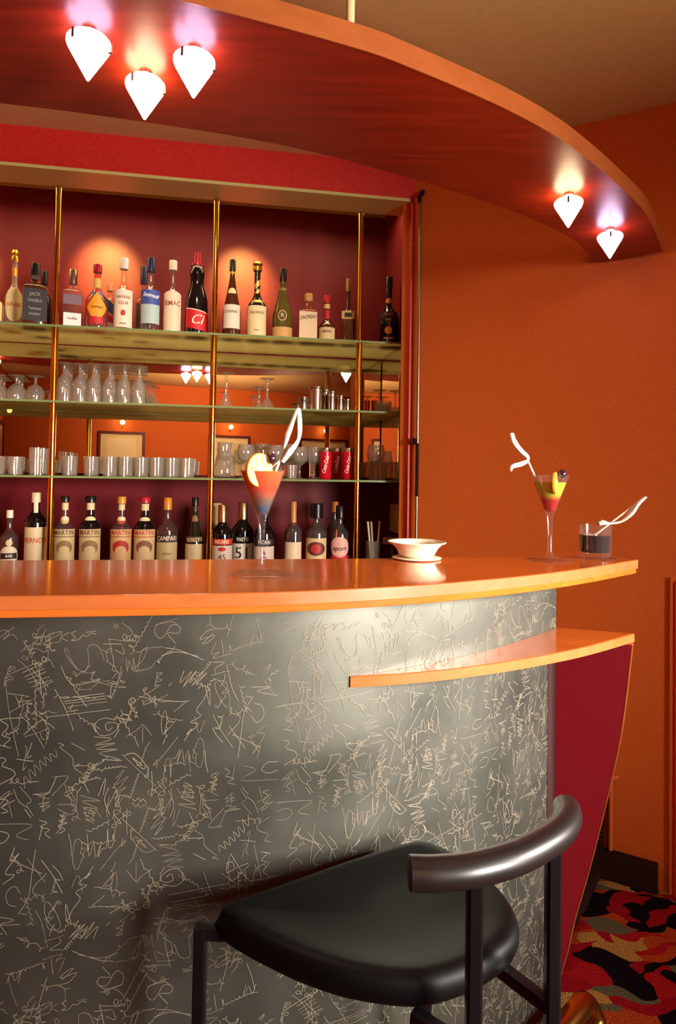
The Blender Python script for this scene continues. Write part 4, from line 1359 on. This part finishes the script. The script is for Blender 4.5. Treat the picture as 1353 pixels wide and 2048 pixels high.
bm = BM(); paper_ribbon(bm, [INV @ at_depth(1292, 994, Y - .01), INV @ at_depth(1276, 1008, Y - .014), INV @ at_depth(1263, 1026, Y - .016), INV @ at_depth(1245, 1042, Y - .018), INV @ at_depth(1222, 1047, Y - .02), INV @ at_depth(1206, 1045, Y - .022), INV @ at_depth(1197, 1048, Y - .024)],
                         [.0034, .0052, .0062, .0030, .0026, .0066, .0050], 8)
part('paper_twist', bm, M_WHITE, st)

p = atz(834, 1118, ZT)
o = root('snack_bowl', 'cream ceramic bowl with flared rim on a small saucer on the bar top', 'bowl', p)
bm = BM(); lathe(bm, [(0, .0055), (.030, .005), (.036, .009), (.043, .022), (.052, .031), (.0595, .034), (.0605, .0358), (.059, .0366), (.050, .0345), (.042, .027), (.034, .013), (0, .0105)], 48); part('dish', bm, M_CREAM, o)
bm = BM(); lathe(bm, [(0, 0), (.043, 0), (.0505, .0025), (.0505, .004), (.042, .0045), (0, .0048)], 48); part('saucer', bm, M_CREAM, o)

# ------------------------------------------------------------------ the room behind, as the mirror shows it
def picture(label, x, z, w, h, art, y=REARY, left=None):
    if left is None:
        o = root('framed_picture', label, 'picture', (x, y + .001, z), PI)
    else:
        o = root('framed_picture', label, 'picture', (WESTX + .001, left, z), PI / 2)
    bm = BM()
    f = .035
    for a in ((-w / 2, w / 2, h / 2 - f, h / 2), (-w / 2, w / 2, -h / 2, -h / 2 + f), (-w / 2, -w / 2 + f, -h / 2 + f, h / 2 - f), (w / 2 - f, w / 2, -h / 2 + f, h / 2 - f)):
        box(bm, a[0], a[1], -.03, 0, a[2], a[3])
    part('frame', bm, cm('#5c1418', .4), o, False, .003)
    bm = BM(); box(bm, -w / 2 + f, w / 2 - f, -.012, -.002, -h / 2 + f, h / 2 - f); part('mount', bm, cm('#e8d4a8', .7), o, False)
    bm = BM(); box(bm, -w / 2 + .12, w / 2 - .12, -.014, -.004, -h / 2 + .12, h / 2 - .10); part('print', bm, cm(art, .7), o, False)
    l = root('picture_lamp', 'small glowing lamp above ' + label.replace('the framed', 'the').replace('the dark-framed', 'the'), 'lamp', (o.location.x, o.location.y, z + h / 2 + .10), o.rotation_euler.z)
    bm = BM(); tube(bm, [(0, 0, -.05), (0, -.06, -.02), (0, -.10, .02)], .006, 8); part('arm', bm, M_BRASS, l)
    bm = BM(); lathe(bm, [(.030 * math.sin(PI * i / 10), -.030 * math.cos(PI * i / 10)) for i in range(11)], 16); bm.transform(Matrix.Translation((0, -.11, .02))); part('bulb', bm, M_BULB, l)


picture('the framed print on the rear wall reflected between left and middle poles', -.62, 1.54, .62, .66, '#f0e4c0')
picture('the framed print on the rear wall reflected beside the middle pole', .88, 1.54, .62, .66, '#d8c8a0')
picture('the framed print on the rear wall reflected left of the right pole', 2.35, 1.54, .80, .66, '#e8d8b0')
picture('the dark-framed print on the side wall reflected at the far left', 0, 1.55, .62, .70, '#d0a078', left=-2.75)

# ------------------------------------------------------------------ light
def light(name, kind, loc, power, col, size=.1, target=None, spot=None, blend=.6, shape=None):
    l = bpy.data.lights.new(name, kind)
    l.energy = power
    l.color = col
    if kind == 'AREA':
        l.size = size
        l.shape = shape or 'DISK'
    else:
        l.shadow_soft_size = size
    if spot:
        l.spot_size = R(spot)
        l.spot_blend = blend
    o = bpy.data.objects.new(name, l)
    COL.objects.link(o)
    o.location = loc
    if target is not None:
        o.rotation_euler = (Vector(target) - Vector(loc)).to_track_quat('-Z', 'Y').to_euler()
    return o


WARM = (1.0, .66, .36)
NEUT = (1.0, .86, .70)
COOL = (1.0, .93, .84)
light('rear_wall_fill', 'SPOT', (.3, -1.2, CEIL - .06), 260, WARM, .08, (.3, -3.6, 1.95), 96, 1)  # added spot without a fixture, brightens the rear wall for the mirror
light('rear_ceiling_fill', 'SPOT', (.4, -2.0, 1.1), 170, WARM, .1, (.4, -2.2, CEIL), 105, 1)  # no uplighter stands here; added to lift the rear ceiling
light('ceiling_fill', 'SPOT', (.6, .15, 1.2), 82, (1.0, .74, .42), .1, (.5, .75, CEIL), 84, 1)  # unseen light put in to brighten the ceiling near the canopy
light('right_wall_fill', 'SPOT', (1.35, .2, CEIL - .08), 19, (1.0, .72, .40), .06, (.95, 2.15, 1.55), 46, 1)  # invented spot, lifts the middle of the right wall
k = light('key_light', 'AREA', (2.85, -1.55, 1.45), 42, COOL, 1.15, (.05, 1.0, 1.05))  # unseen area light added on the right for the slate's sheen
k.data.spread = R(50)
k = light('key_light_right', 'AREA', (2.75, .35, 1.6), 13, COOL, .5, (.25, 1.15, .9))  # second added light without a fitting, sheen on the slate's right part
k.data.spread = R(28)
light('back_bar_fill', 'SPOT', (-.35, 1.65, CEIL - .05), 26, (1.0, .74, .46), .04, wall(-.75, .25, EYE + .35), 66, 1)  # made-up ceiling spot, brightens glasses and bottles from the front
for k, (px, py) in enumerate(((178, 80), (291, 165), (389, 117))):
    p = atz(px, py, ZC - .018)
    light('cone_lamp_bulb', 'SPOT', (p.x, p.y, ZC - .100), 3.2, (1.0, .68, .38) if k == 1 else (.95, .70, .62), .02, (p.x, p.y, 0), 140, .6)
for k, s_ in enumerate((-1.29, -.69, -1.9)):
    p = wall(s_, .17, HEAD + .05)
    q = wall(s_ + .03, .53, EYE + .88)
    light('alcove_downlight', 'SPOT', p, (70, 64, 50)[k], (1.0, .80, .2), .02, q, 46, 1)
st = light('shelf_fill', 'AREA', wall(-1.1, .23, HEAD + .06), 9, (1.0, .76, .42), 2.1, None, shape='RECTANGLE')  # added light behind the valance, gives the shelves an even glow
st.data.size_y = .06
st.rotation_euler = (0, 0, TH)

w = bpy.data.worlds.new('World')
SC.world = w
w.use_nodes = True
w.node_tree.nodes['Background'].inputs[0].default_value = (.5, .2, .16, 1)
w.node_tree.nodes['Background'].inputs[1].default_value = .05

# ------------------------------------------------------------------ camera
cam = bpy.data.cameras.new('Camera')
cam.sensor_fit = 'VERTICAL'
cam.sensor_height = 95.0
cam.lens = FPX * 95.0 / 2048
cam.shift_x = 0
cam.shift_y = (YP - 1024) / 2048
cam.clip_start = .02
co = bpy.data.objects.new('Camera', cam)
COL.objects.link(co)
co.matrix_world = Matrix.Translation((0, 0, EYE)) @ (Matrix.Rotation(PI / 2 + PITCH, 4, 'X') @ Matrix.Rotation(ROLL, 4, 'Z'))
SC.camera = co
SC.view_settings.view_transform = 'Standard'
SC.view_settings.look = 'None'
SC.view_settings.exposure = 0.0
SC.view_settings.gamma = 1
cy = SC.cycles
cy.max_bounces = 14
cy.transparent_max_bounces = 24
cy.diffuse_bounces = 5
cy.glossy_bounces = 6
cy.caustics_reflective = False
cy.caustics_refractive = False
cy.sample_clamp_indirect = 6
cy.use_denoising = True
